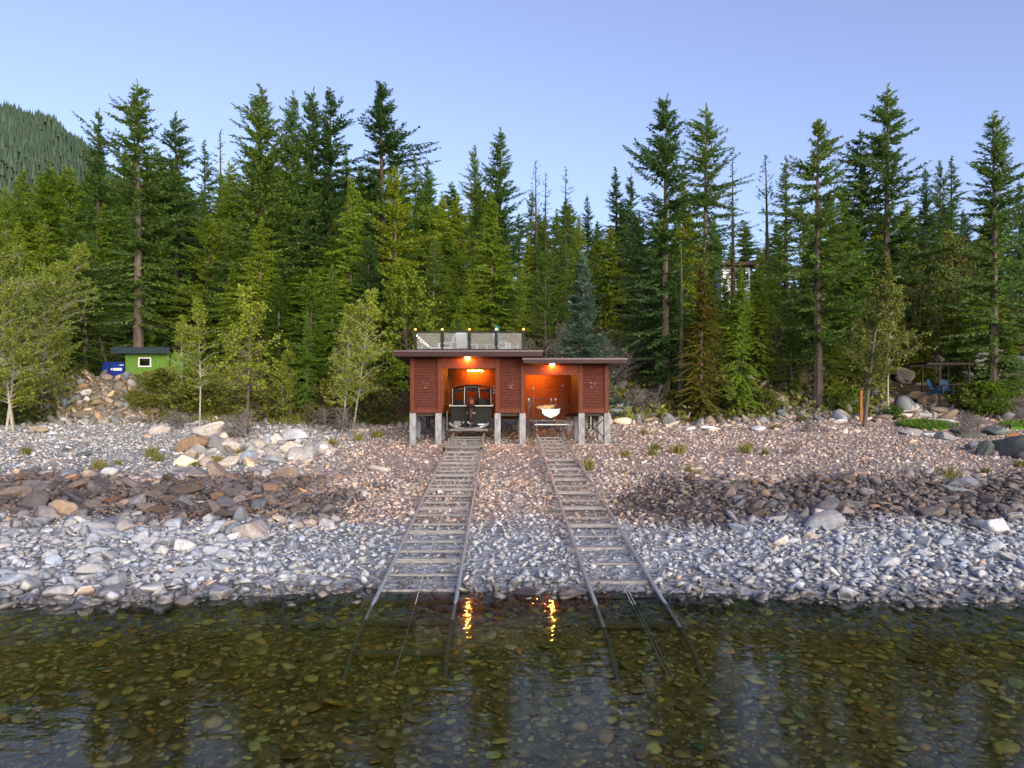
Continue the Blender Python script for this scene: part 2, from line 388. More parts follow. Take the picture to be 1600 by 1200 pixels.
def eul(a):   # (n,3) euler -> (n,3,3)
    cx, cy, cz = np.cos(a).T; sx, sy, sz = np.sin(a).T; n = len(a); M = np.empty((n, 3, 3))
    M[:, 0, 0] = cy * cz; M[:, 0, 1] = sx * sy * cz - cx * sz; M[:, 0, 2] = cx * sy * cz + sx * sz
    M[:, 1, 0] = cy * sz; M[:, 1, 1] = sx * sy * sz + cx * cz; M[:, 1, 2] = cx * sy * sz - sx * cz
    M[:, 2, 0] = -sy; M[:, 2, 1] = sx * cy; M[:, 2, 2] = cx * cy; return M
LOW = {s: [rockshape(100 + i, s, k=30) for i in range(12)] for s in (0 + 1, 2)}
FLATP = [rockshape(300 + i, 2, k=7, planes=16, flat=.34) for i in range(10)]
HIGH = [npmesh('boulder', *rockshape(500 + i, 4, k=50, planes=9), 'rock', smooth=True) for i in range(14)]
def bake(name, pos, size, rot, col, protos, label=None, mat='stones'):
    Vs, Fs, Cs, off = [], [], [], 0
    pick = rng.integers(0, len(protos), len(pos))
    for p in range(len(protos)):
        idx = np.where(pick == p)[0]
        if not len(idx): continue
        V, Fc = protos[p]
        M = eul(rot[idx]); W = np.einsum('nij,vj->nvi', M, V) * size[idx][:, None, None] + pos[idx][:, None, :]
        Vs.append(W.reshape(-1, 3)); Fs.append((Fc[None] + (np.arange(len(idx)) * len(V))[:, None, None] + off).reshape(-1, 3))
        Cs.append(np.repeat(col[idx], len(V), 0)); off += len(idx) * len(V)
    o = link(bpy.data.objects.new(name, npmesh(name, np.concatenate(Vs), np.concatenate(Fs), mat, col=np.concatenate(Cs))))
    tag(o, label, kind='stuff'); return o
def scatter(n, d0, d1, keep=None):
    """random points inside the camera's ground wedge"""
    n = int(n * 1.3); u = rng.uniform(size=n); d = np.sqrt(d0 * d0 + u * (d1 * d1 - d0 * d0)); X = rng.uniform(-1, 1, n) * (.80 * d + 5)
    if keep is not None:
        k = keep(X, d); X, d = X[k], d[k]
    return X, d
def darts(X, d, s, gap=.72):
    """thin points so that stones of radius s do not pile up; larger first"""
    order = np.argsort(-s); grid = {}; out = []
    for i in order:
        c = .5; gx, gy = int(X[i] // c), int(d[i] // c); ok = True
        for a in range(gx - 2, gx + 3):
            for b_ in range(gy - 2, gy + 3):
                for j in grid.get((a, b_), ()):
                    if (X[i] - X[j]) ** 2 + (d[i] - d[j]) ** 2 < (gap * (s[i] + s[j])) ** 2: ok = False; break
                if not ok: break
            if not ok: break
        if ok: grid.setdefault((gx, gy), []).append(i); out.append(i)
    return np.array(out, int)
def stonecol(X, d, sat=.08, val=.28):
    n = len(X); c, wd = zone_col(X, d, n); wz = ss(20, 17.5, d); sat = (sat * (1 - .5 * wz))[:, None]; val = (val * (1 - .35 * wz))[:, None]
    c = c * np.exp(rng.normal(0, 1, (n, 1)) * val) * (1 + rng.normal(0, 1, (n, 1)) * sat * np.array([[1, .1, -1]]))
    br = rng.uniform(size=n) < .08 * (1 - .75 * wz) + .07 * wd * (X < 0)
    c[br] *= np.array((1.25, .95, .72)); return np.clip(c, .01, .85), wd
def rrot(n, tilt=.5): return np.stack([rng.normal(0, tilt, n), rng.normal(0, tilt, n), rng.uniform(0, 6.28, n)], 1)
TRACKS = ((-1.61, .76), (2.40, .65))
def offtrack(X, d, m=.12):
    r = np.ones(len(X), bool)
    for c, g in TRACKS: r &= ~((np.abs(X - c) < g + m))
    return r
def big_zone():
    X, d = scatter(15000, 12.2, 27.5)
    e = 1.1 * wav(X, d, .9, .4) + rng.normal(0, .5, len(X))
    left = ss(-2.9, -6.5, X); right = ss(3.4, 6.5, X)
    rip = (d + .6 * e > 18.0) & (d + .7 * e < 25.5); sidew = np.maximum(left, right)
    s = np.where(rip, rng.gamma(3.0, .042, len(X)) * np.where(X > 0, .85, 1), rng.gamma(3.4, .029, len(X)) * (.72 + .36 * left))
    s = np.clip(s, .07, .52) * (.38 + .62 * sidew)
    k = (rng.uniform(size=len(X)) < .25 + .75 * sidew * np.where((X > 0) & rip, .7, 1)) & (d < 25.5) & ((s < .13) | offtrack(X, d, .25))
    X, d, s = X[k], d[k], s[k]
    i = darts(X, d, s, .62); return X[i], d[i], s[i]
X, d, s = big_zone()
col, wd = stonecol(X, d)
pos = np.stack([X, d, gz(X, d) + s * .18], 1); rot = rrot(len(X), .35)
rank = np.argsort(-(s / d) * ss(12.3, 13.2, d) * (np.abs(PX0 + F * X / d - 800) < 790)); top = rank[:180]; rest = np.setdiff1d(rank, top)
def boulder(p, s_, r_, c_, label, group=None, cat='boulder', name='boulder', mesh=None, sc=(1, 1, 1)):
    o = bpy.data.objects.new(name, mesh or HIGH[random.randrange(len(HIGH))]); o.location = p; o.rotation_euler = r_
    o.scale = [s_ * k for k in sc]; o.color = (*c_, 1); link(o); tag(o, label, cat, group); return o
for i in top:
    lft = X[i] < 0
    if d[i] < 13.9: lb, gr = ('wet dark boulder at the water edge left of the boat rails', 'wet boulders at the left water edge') if lft else ('wet dark boulder at the water edge right of the left rails', 'wet boulders at the right water edge')
    elif wd[i] > .4: lb, gr = ('dark reddish riprap boulder in the band left of the rails', 'dark riprap boulders on the left') if lft else ('dark grey riprap boulder in the band right of the rails', 'dark riprap boulders on the right')
    else: lb, gr = ('bleached pale boulder on the stony shore left of the rails', 'bleached boulders on the left shore') if lft else ('bleached pale boulder on the stony shore right of the rails', 'bleached boulders on the right shore')
    boulder(pos[i], s[i], rot[i], col[i], lb, gr)
m1 = rest[wd[rest] > .4]; m2 = rest[wd[rest] <= .4]
bake('riprap_rubble', pos[m1], s[m1], rot[m1], col[m1], LOW[2]); bake('shore_rubble', pos[m2], s[m2], rot[m2], col[m2], LOW[2])
# cobbles between the boulders and down the middle of the shore
X, d = scatter(15000, 12.4, 25); s = np.clip(rng.gamma(4, .0155, len(X)), .02, .13) * np.where(offtrack(X, d, .1), 1, .6) * (1 + .25 * ss(17, 14, d))
col, wd = stonecol(X, d); pos = np.stack([X, d, gz(X, d) + s * .3], 1)
bake('cobbles', pos, s, rrot(len(X)), col, LOW[1])
# fine gravel of the upper beach
X, d = scatter(44000, 22, 47); s = np.clip(rng.gamma(2.6, .018, len(X)), .018, .13)
k = offtrack(X, d, -2) ; X, d, s = X[k], d[k], s[k]
col, wd = stonecol(X, d, .06, .34); pos = np.stack([X, d, gz(X, d) + s * .2], 1)
bake('gravel', pos, s, rrot(len(X)), col, LOW[1])
# medium loose stones on the upper beach, left slope rubble and right edge
def mid(X, d): return ((X < -5) & (d < 44) & (d > 24)) | ((X > 6) & (d > 24) & (d < 47))
X, d = scatter(5200, 24, 47, mid); s = np.clip(rng.gamma(2.6, .05, len(X)), .05, .42) * np.where(X < 0, 1, .8) * (.55 + .6 * ss(38, 44, d))
col, wd = stonecol(X, d, .08, .3); pos = np.stack([X, d, gz(X, d) + s * .15], 1)
i = darts(X, d, s, .6); bake('loose_stones', pos[i], s[i], rrot(len(i)), col[i], LOW[2])
# rock slope under the shed
X = rng.uniform(-36, -19, 5200); d = rng.uniform(42.5, 49, 5200)
k = PX0 + F * X / d < 262 - (d - 43) * 9; X, d = X[k], d[k]
s = np.clip(rng.gamma(2.2, .066, len(X)), .05, .5); i = darts(X, d, s, .62); X, d, s = X[i], d[i], s[i]
c = np.array([(.22, .195, .175)]) * np.exp(rng.normal(0, .4, (len(X), 1))) * (1 + rng.normal(0, .14, (len(X), 1)) * np.array([[1, .1, -1]]))
bake('bank_rubble', np.stack([X, d, gz(X, d) + s * .2], 1), s, rrot(len(X), .6), np.clip(c, .02, .8), LOW[2])
# rock pile left of the boathouse
X = rng.uniform(-15.5, -6.8, 420); d = rng.uniform(27, 34.5, 420)
k = (PX0 + F * X / d > 290) & (PX0 + F * X / d < 530) & (rng.uniform(size=420) < ss(-6.5, -10, X) + .15)
X, d = X[k], d[k]; s = np.clip(rng.gamma(4, .065, len(X)), .1, .5); i = darts(X, d, s, .6); X, d, s = X[i], d[i], s[i]
c = np.array([(.40, .37, .36)]) * np.exp(rng.normal(0, .3, (len(X), 1))) * (1 + rng.normal(0, .1, (len(X), 1)) * np.array([[1, .1, -1]]))
big = np.argsort(-s)[:60]; sm = np.argsort(-s)[60:]
bake('pile_rubble', np.stack([X, d, gz(X, d) + s * .25], 1)[sm], s[sm], rrot(len(sm), .5), np.clip(c[sm], .02, .8), LOW[2])
for j in big:
    boulder((X[j], d[j], gz(X[j], d[j]) + s[j] * .25), s[j], (random.gauss(0, .5), random.gauss(0, .5), random.uniform(0, 6)), np.clip(c[j], .02, .8),
            'angular grey rock in the pile on the beach left of the boathouse', 'rocks piled on the beach left of the boathouse')
# right rocky bank
X = rng.uniform(6, 44, 1500); d = rng.uniform(43, 54, 1500); s = np.clip(rng.gamma(3, .10, len(X)), .1, .7)
k = rng.uniform(size=1500) < ss(56, 44, d); X, d, s = X[k], d[k], s[k]; i = darts(X, d, s, .7); X, d, s = X[i], d[i], s[i]
c = np.array([(.21, .19, .18)]) * np.exp(rng.normal(0, .35, (len(X), 1))) * (1 + rng.normal(0, .14, (len(X), 1)) * np.array([[1, .1, -1]]))
bake('hillside_rubble', np.stack([X, d, gz(X, d) + s * .2], 1), s, rrot(len(X), .6), np.clip(c, .02, .7), LOW[2])
# stones on the lake bed
X, d = scatter(40000, 5.8, 13.6); s = np.clip(rng.gamma(2.6, .019, len(X)), .025, .2); k = darts(X, d, s, .60); X, d, s = X[k], d[k], s[k]; k = gz(X, d) < -.05 - .35 * s; X, d, s = X[k], d[k], s[k]
c = np.array([(.40, .315, .085)]) * np.exp(rng.normal(0, .42, (len(X), 1))) * (1 + rng.normal(0, .2, (len(X), 1)) * np.array([[1, .2, -.6]]))
pl = rng.uniform(size=len(X)) < .06; c[pl] = np.array((.55, .48, .27)) * rng.uniform(.7, 1.2, (pl.sum(), 1))
bake('lake_bed_stones', np.stack([X, d, gz(X, d) + s * .05], 1), s * .95, rrot(len(X), .14), np.clip(c, .006, .6), FLATP, None, 'bed_stones')

# named boulders
def named(px, py, w_px, hrat, c, label, seed, rx=.2, lift=.55, ry=.1):
    p = onground(px, py); s_ = w_px / 2 * p.y / F
    return boulder((p.x, p.y + s_ * .5, p.z + s_ * hrat * lift), s_, (rx, ry, seed * 1.3), c, label, mesh=HIGH[seed % len(HIGH)], sc=(1, .85, hrat * 1.5))
named(300, 708, 50, .95, (.22, .15, .10), 'big brown split boulder under white shards on the left beach', 3, .5)
named(340, 708, 46, .8, (.20, .20, .21), 'dark grey half of the split boulder on the left beach', 5, -.3)
named(318, 690, 58, .42, (.50, .48, .48), 'pale shard-topped slab on the split boulder of the left beach', 7, .4, 1.2, .3)
named(455, 690, 46, .55, (.56, .56, .60), 'white topped boulder above the rock pile by the bushes', 2, .1)
named(450, 703, 46, .5, (.40, .35, .30), 'flat tan boulder directly under the white topped one', 9)
named(52, 678, 42, .5, (.42, .33, .24), 'rounded orange-tan boulder below the leaning white trunks', 11)
named(246, 678, 26, .8, (.40, .36, .35), 'rounded grey boulder alone at the foot of the bank', 8)
named(100, 706, 20, .5, (.07, .08, .085), 'small blackish rock on the pale gravel, left', 1)
named(124, 714, 30, .35, (.11, .135, .14), 'flat slate blue rock on the pale gravel, left', 4)
named(131, 775, 14, .9, (.36, .20, .10), 'small orange rock in the dark riprap', 6)
named(93, 806, 36, .95, (.27, .20, .16), 'pointed brown triangular boulder in the dark riprap', 0, .0, .5, .0)
named(90, 940, 48, .55, (.30, .29, .32), 'rounded grey boulder half in the water at the left shore', 12)
named(172, 932, 44, .6, (.17, .17, .20), 'dark slate boulder at the left water edge', 13)
named(892, 943, 50, .55, (.17, .15, .16), 'smooth dark boulder at the water between the two tracks', 10)
named(818, 940, 46, .3, (.15, .13, .13), 'flat dark slab lying at the water between the tracks', 4)
named(1122, 968, 26, .6, (.26, .25, .28), 'lone grey boulder standing in shallow water right of rails', 5)
named(1088, 955, 18, .7, (.24, .20, .18), 'small brown boulder in shallow water beside the right rails', 2)
named(1494, 772, 44, .45, (.20, .22, .25), 'long flat-topped grey boulder in the right riprap', 9)
named(985, 643, 30, .9, (.24, .23, .25), 'large pointed grey boulder right of the boathouse', 1)
named(970, 640, 20, 1.2, (.34, .33, .36), 'pale upright boulder just beside the boathouse corner', 3)
named(975, 610, 26, 1.0, (.20, .17, .18), 'mauve grey boulder on the slope behind the boathouse', 6)
named(1080, 672, 24, .3, (.66, .66, .70), 'white flat stone nearest the white driftwood log', 8)
named(1111, 672, 26, .35, (.66, .65, .68), 'white flat stone, second from the driftwood log', 0)
named(1143, 671, 16, .3, (.60, .58, .58), 'small white flat stone between larger white ones', 11)
named(1186, 673, 30, .4, (.68, .68, .72), 'largest white stone on the gravel right of the boathouse', 13)
named(1289, 674, 14, .6, (.16, .15, .17), 'small dark pointed stone on the gravel by the tall trunk', 2)
named(1314, 662, 18, .5, (.50, .48, .48), 'pale square stone near the orange post', 12)
named(1322, 678, 10, .7, (.62, .62, .66), 'small white stone below the leaning trunk', 3)
named(1455, 682, 20, .4, (.55, .55, .60), 'white stone below the small lawn', 7)
named(1485, 688, 34, .5, (.24, .24, .27), 'grey wedge boulder at the lawn edge', 5)
named(1428, 680, 40, .35, (.38, .36, .38), 'long pale grey boulder under the lawn', 4)
named(1512, 685, 44, .6, (.10, .11, .10), 'dark mossy boulder below the bare brown bush', 9)
named(1522, 704, 26, .75, (.18, .19, .23), 'upright slate block at the foot of the right garden', 10)
named(1555, 695, 22, .5, (.42, .35, .30), 'rounded tan boulder on the stone ledge', 6)
named(1580, 690, 18, .6, (.48, .47, .50), 'pale grey block beside the rusty slab', 1)
named(1562, 712, 40, .35, (.30, .23, .22), 'flat reddish boulder below the ledge', 8)
named(1558, 680, 44, .5, (.12, .15, .16), 'dark teal grey block under the right garden', 13)
named(1466, 634, 40, .7, (.30, .20, .15), 'big rust-brown boulder in front of the pergola', 12)
named(1440, 630, 34, .7, (.16, .12, .09), 'dark brown boulder left of the rust one', 0)
named(1488, 632, 28, .7, (.40, .42, .48), 'white-blue veined boulder in front of the pergola', 2)
named(1415, 650, 42, .3, (.46, .42, .40), 'long low pale boulder on the garden path', 7)
named(1260, 605, 34, 1.0, (.26, .17, .11), 'rusty round boulder behind the tall trunk', 5)
named(1210, 622, 24, .7, (.40, .39, .38), 'pale boulder on the slope in front of the dark gap', 3)
named(133, 628, 15, 1.0, (.56, .55, .58), 'white boulder in the rock slope below the blue bin', 6)
named(134, 617, 15, .9, (.52, .50, .52), 'topmost white boulder in the rock slope below the blue bin', 8)
named(152, 628, 17, .9, (.40, .33, .29), 'tan boulder beside the white ones in the rock slope', 1)
named(158, 610, 10, .9, (.58, .57, .60), 'small white boulder just under the blue bin', 9)

# ------------------------------------------------------------------ vegetation
def kites(C, D, S, L, W):
    """kite-shaped sprays: C base, D direction, S side vector"""
    a = C; b_ = C + D * (L * .45)[:, None] + S * (W * .5)[:, None]; c = C + D * L[:, None]; e = C + D * (L * .45)[:, None] - S * (W * .5)[:, None]
    V = np.stack([a, b_, c, e], 1).reshape(-1, 3); n = len(C)
    return V, np.arange(4 * n).reshape(n, 4)
def unit(v): return v / np.maximum(np.linalg.norm(v, axis=1), 1e-6)[:, None]
def conifer(seed, H=20., Rm=2.4, cb=.12, style='fir', gaps=.12, dens=1.0, lump=.45, deadlow=True):
    r = np.random.default_rng(seed); base = H * cb
    tr = MB(); ph = r.uniform(0, 6, 3)
    path = [Vector((.12 * math.sin(t * 3 + ph[0]) * t, .12 * math.cos(t * 2.5 + ph[1]) * t, H * t)) for t in np.linspace(0, 1, 9)]
    r0 = H * .0135 + .05
    tr.tube(path, [r0 * (1 - .93 * t) for t in np.linspace(0, 1, 9)], 7)
    def axis(z): t = z / H; return np.array((.12 * math.sin(t * 3 + ph[0]) * t, .12 * math.cos(t * 2.5 + ph[1]) * t, z))
    C, D, S, L, W = [], [], [], [], []
    z = base; lk = r.uniform(0, 6, 6)
    while z < H * .985:
        t = (z - base) / (H - base)
        step = (.42 if style != 'cedar' else .34) * (1 - .45 * t) * (H / 20) ** .5
        for q in range(r.integers(4, 7)):
            if r.uniform() < gaps: continue
            az = r.uniform(0, 6.283)
            if style == 'spire': pr = (1 - math.exp(-2.8 * (1 - t))) / .939 * (.6 + .4 * float(ss(0, .15, t))) 
            elif style == 'cedar': pr = (1 - math.exp(-2.6 * (1 - t))) / .926 * (.7 + .3 * float(ss(0, .2, t)))
            elif style == 'spruce': pr = (1 - t) ** 1.0
            elif style == 'pine': pr = (.45 + .55 * math.sin(math.pi * min(1, .25 + .75 * t))) * (1 - t) ** .35
            else: pr = (1 - math.exp(-3.4 * (1 - t))) / .967 * (.6 + .4 * float(ss(0, .2, t)))
            lm = 1 + lump * (math.sin(az + lk[0] + 9 * t) * .5 + math.sin(2 * az + lk[1] - 14 * t) * .3 + math.sin(az * 1.0 + 31 * t + lk[2]) * .35)
            l = max(.22, Rm * pr * lm * r.uniform(.6, 1.15)) if style != 'spruce' else max(.2, Rm * pr * r.uniform(.8, 1.08))
            e0 = {'fir': -.22 + .95 * t ** 1.4, 'cedar': -.05 + .7 * t ** 2, 'spire': -.15 + .9 * t ** 1.6, 'spruce': -.02 + .75 * t ** 1.5, 'pine': .05 + .6 * t}[style] + r.normal(0, .17)
            droop = {'fir': .10, 'cedar': .32, 'spire': .16, 'spruce': .05, 'pine': -.12}[style]
            h = np.array((math.cos(az), math.sin(az), 0.)); o = axis(z + r.uniform(-.38, .38))
            def bp(s_): 
                return o[None] + h[None] * (l * s_ * math.cos(e0))[:, None] + np.array((0, 0, 1.))[None] * (l * s_ * math.sin(e0) - droop * l * s_ ** 2 + .10 * l * s_ ** 3)[:, None]
            pts = bp(np.array([0, .5, .93])); tr.tube([Vector(p) for p in pts], [.014 + .012 * l * .5, .012 + .004 * l, .006], 3, False)
            n = int((l / .030 + 5) * dens); s_ = r.uniform(.03, 1.0, n) ** .85
            if style == 'pine': s_ = r.uniform(.5, 1.0, n) ** .7
            c = bp(s_); sgn = r.choice([-1, 1], n); ang = sgn * r.uniform(.35, 1.15, n); ang[s_ > .93] *= .3
            dx = h[0] * np.cos(ang) - h[1] * np.sin(ang); dy = h[0] * np.sin(ang) + h[1] * np.cos(ang)
            vz = {'fir': r.normal(-.12, .38, n), 'cedar': r.normal(-.55, .35, n), 'spire': r.normal(-.2, .3, n), 'spruce': r.normal(.05, .25, n), 'pine': r.normal(.25, .5, n)}[style]
            dd = unit(np.stack([dx, dy, vz + math.sin(e0) * .6], 1))
            up = unit(np.stack([r.normal(0, .45, n), r.normal(0, .45, n), np.ones(n)], 1))
            C.append(c); D.append(dd); S.append(unit(np.cross(dd, up)))
            ll = (.14 + .30 * (1 - s_) * min(1, l / 1.6) + r.uniform(0, .12, n)) * (1.15 if style == 'cedar' else 1)
            L.append(ll); W.append(ll * r.uniform(.20, .36, n))
        z += step * r.uniform(.7, 1.3)
    # leader
    n = 14; zz = r.uniform(.94, 1.0, n) * H; C.append(np.stack([np.full(n, axis(H)[0]), np.full(n, axis(H)[1]), zz], 1))
    a = r.uniform(0, 6.28, n); dd = unit(np.stack([np.cos(a) * .5, np.sin(a) * .5, np.ones(n)], 1)); D.append(dd); S.append(unit(np.cross(dd, r.normal(size=(n, 3))))); L.append(np.full(n, .34)); W.append(np.full(n, .09))
    if deadlow:
        for q in range(int(16 * (cb + .12) * 5)):
            az = r.uniform(0, 6.28); l = r.uniform(.5, 1.0) * Rm * .6; z0 = r.uniform(.10 * H * min(1, cb * 4), base + 1)
            p0 = axis(z0); tr.tube([p0, p0 + np.array((math.cos(az) * l, math.sin(az) * l, -.25 * l))], [.018, .006], 3, False)
    V, Q = kites(*map(np.concatenate, (C, D, S, L, W)))
    # tint: spray-level clumps plus jitter
    nK = len(Q); tint = np.clip(r.normal(.45, .22, nK), 0, 1)
    return V, Q, np.repeat(tint, 4), tr
def deciduous(seed, H=7., Rm=1.6, cb=.3, leaf=.13, n_br=34, n_leaf=60, lean=(0, 0), trunks=1, rtr=.07, upr=.8, dead=False, cone=False):
    r = np.random.default_rng(seed); tr = MB(); C, D, S, L, W = [], [], [], [], []
    for k in range(trunks):
        lx, ly = lean[0] + (r.normal(0, .10) if trunks > 1 else 0), lean[1] + (r.normal(0, .1) if trunks > 1 else 0)
        off = np.array((r.normal(0, .35), r.normal(0, .35), 0)) * (trunks > 1); Hk = H * (1 if k == 0 else r.uniform(.7, .98)); ph = r.uniform(0, 6, 2)
        def ax(t): return off + np.array((lx * Hk * t + .02 * Hk * math.sin(5 * t + ph[0]) * t, ly * Hk * t + .02 * Hk * math.sin(4 * t + ph[1]) * t, Hk * t))
        ts = np.linspace(0, 1, 9); tr.tube([ax(t) for t in ts], [max(.01, rtr * (1 - .9 * t)) for t in ts], 7)
        for b_ in range(n_br):
            t = cb + (1 - cb) * r.uniform(0, .99); az = r.uniform(0, 6.28); o = ax(t)
            pr = math.sin(math.pi * min(1, .22 + .78 * (t - cb) / (1 - cb))) ** .8
            u_ = (t - cb) / (1 - cb); pr = (1 - u_) ** .7 * (.45 + .55 * min(1, u_ / .22)) * 1.15 if cone else pr
            l = Rm * max(.16, pr) * r.uniform(.5, 1.2); el = upr * r.uniform(.55, 1.25) * (.6 + .4 * t)
            dr = np.array((math.cos(az) * math.cos(el), math.sin(az) * math.cos(el), math.sin(el))); dr[2] += -.0
            b1 = o + dr * l * .5; b2 = o + dr * l + np.array((0, 0, -.12 * l)); tr.tube([o, b1, b2], [.02 + .006 * l, .012, .005], 4, False)
            for tw in range(5):
                s_ = r.uniform(.3, 1); q0 = o + (b2 - o) * s_; d2 = unit((dr + r.normal(0, .6, 3))[None])[0]; tl = .35 * l * r.uniform(.4, 1.1); q1 = q0 + d2 * tl
                tr.tube([q0, q1], [.008, .003], 3, False)
                n = max(0, int(n_leaf / 5 * r.uniform(.5, 1.4)))
                if n:
                    u = r.uniform(0, 1.05, n)[:, None]; C.append(q0 + (q1 - q0) * u + r.normal(0, .07, (n, 3))); dd = unit(r.normal(0, 1, (n, 3)) + np.array((0, 0, -.3))); D.append(dd)
                    S.append(unit(np.cross(dd, r.normal(size=(n, 3))))); ll = leaf * r.uniform(.6, 1.3, n); L.append(ll); W.append(ll * r.uniform(.55, .8, n))
        if dead:
            for b_ in range(46):
                t = r.uniform(.06, .45); az = r.uniform(0, 6.28); o = ax(t); l = r.uniform(.4, 1.0) * Rm * .75
                e = np.array((math.cos(az), math.sin(az), 0)); tr.tube([o, o + e * l * .6 + np.array((0, 0, .05)), o + e * l + np.array((0, 0, -.45 * l))], [.014, .01, .004], 3, False)
    if C: V, Q = kites(*map(np.concatenate, (C, D, S, L, W))); tint = np.repeat(np.clip(r.normal(.5, .22, len(Q)), 0, 1), 4)
    else: V, Q, tint = None, None, None
    return V, Q, tint, tr
PROTO = {}
def proto(key, gen, H):
    if key not in PROTO:
        V, Q, t, tr = gen(); me = bpy.data.meshes.new('trunk'); me.from_pydata(tr.v, [], tr.f)
        PROTO[key] = (V, Q, t, me, H, {})
    return PROTO[key]
def crown_mesh(pr, mat):
    if mat not in pr[5]: pr[5][mat] = npmesh('crown', pr[0], pr[1], mat, tint=pr[2])
    return pr[5][mat]
def trunk_mesh(pr, mat):
    k = 'trunk_' + mat
    if k not in pr[5]: me = pr[3].copy(); me.materials.clear(); me.materials.append(MATS[mat]); pr[5][k] = me
    return pr[5][k]
CK = {
 'fir': [lambda: conifer(1, 20, 3.1, .05, 'fir', .05, 1.1), lambda: conifer(2, 20, 3.3, .08, 'fir', .12, 1.1, lump=.6), lambda: conifer(3, 20, 2.9, .10, 'fir', .15, 1.1, lump=.6), lambda: conifer(4, 20, 3.6, .04, 'fir', .05, 1.15), lambda: conifer(5, 20, 4.2, .05, 'fir', .10, 1.05, .8), lambda: conifer(6, 20, 3.0, .03, 'fir', .2, 1.0, .9)],
 'openfir': [lambda: conifer(11, 20, 3.5, .20, 'fir', .16, 1.1, .6), lambda: conifer(12, 20, 3.3, .17, 'fir', .20, 1.1, .65)],
 'cedar': [lambda: conifer(21, 20, 3.3, .03, 'cedar', .06, 1.2), lambda: conifer(22, 20, 3.7, .03, 'cedar', .12, 1.15, .5), lambda: conifer(23, 20, 3.0, .02, 'cedar', .08, 1.2), lambda: conifer(24, 20, 4.3, .02, 'cedar', .12, 1.05, .75), lambda: conifer(25, 20, 3.4, .04, 'cedar', .2, 1.0, .8)],
 'spire': [lambda: conifer(31, 20, 2.3, .05, 'spire', .10, 1.2), lambda: conifer(32, 20, 2.0, .10, 'spire', .2, 1.1, .6)],
 'spruce': [lambda: conifer(41, 8, 2.2, .03, 'spruce', .03, 1.5, 0)],
 'snag': [lambda: conifer(51, 20, 1.5, .22, 'spire', .60, .45, .8), lambda: conifer(52, 20, 1.7, .30, 'pine', .62, .42, .8)],
 'pine': [lambda: conifer(61, 20, 3.0, .42, 'pine', .30, 1.2, .7)],
}
CH0 = {'spruce': 8.}
def tree(name, kind, var, X, d, h, mat, bark, label, cat, group=None, wide=1.0, rz=None, tilt=(0, 0), sink=.15):
    vs = CK[kind]; var %= len(vs); H = CH0.get(kind, 20.)
    pr = proto((kind, var), vs[var], H); k = h / H
    o = thing(name, gp(X, d, -sink), label, cat, group, random.uniform(0, 6.28) if rz is None else rz)
    o.rotation_euler.x, o.rotation_euler.y = tilt; o.scale = (k * wide, k * wide, k)
    c = link(bpy.data.objects.new('crown', crown_mesh(pr, mat)), o); t = link(bpy.data.objects.new('trunk', trunk_mesh(pr, bark)), o)
    return o
def top_h(px, top, d):
    return CH + (PY0 - top) * d / F - float(gz(XX(px, d), d)) + .15
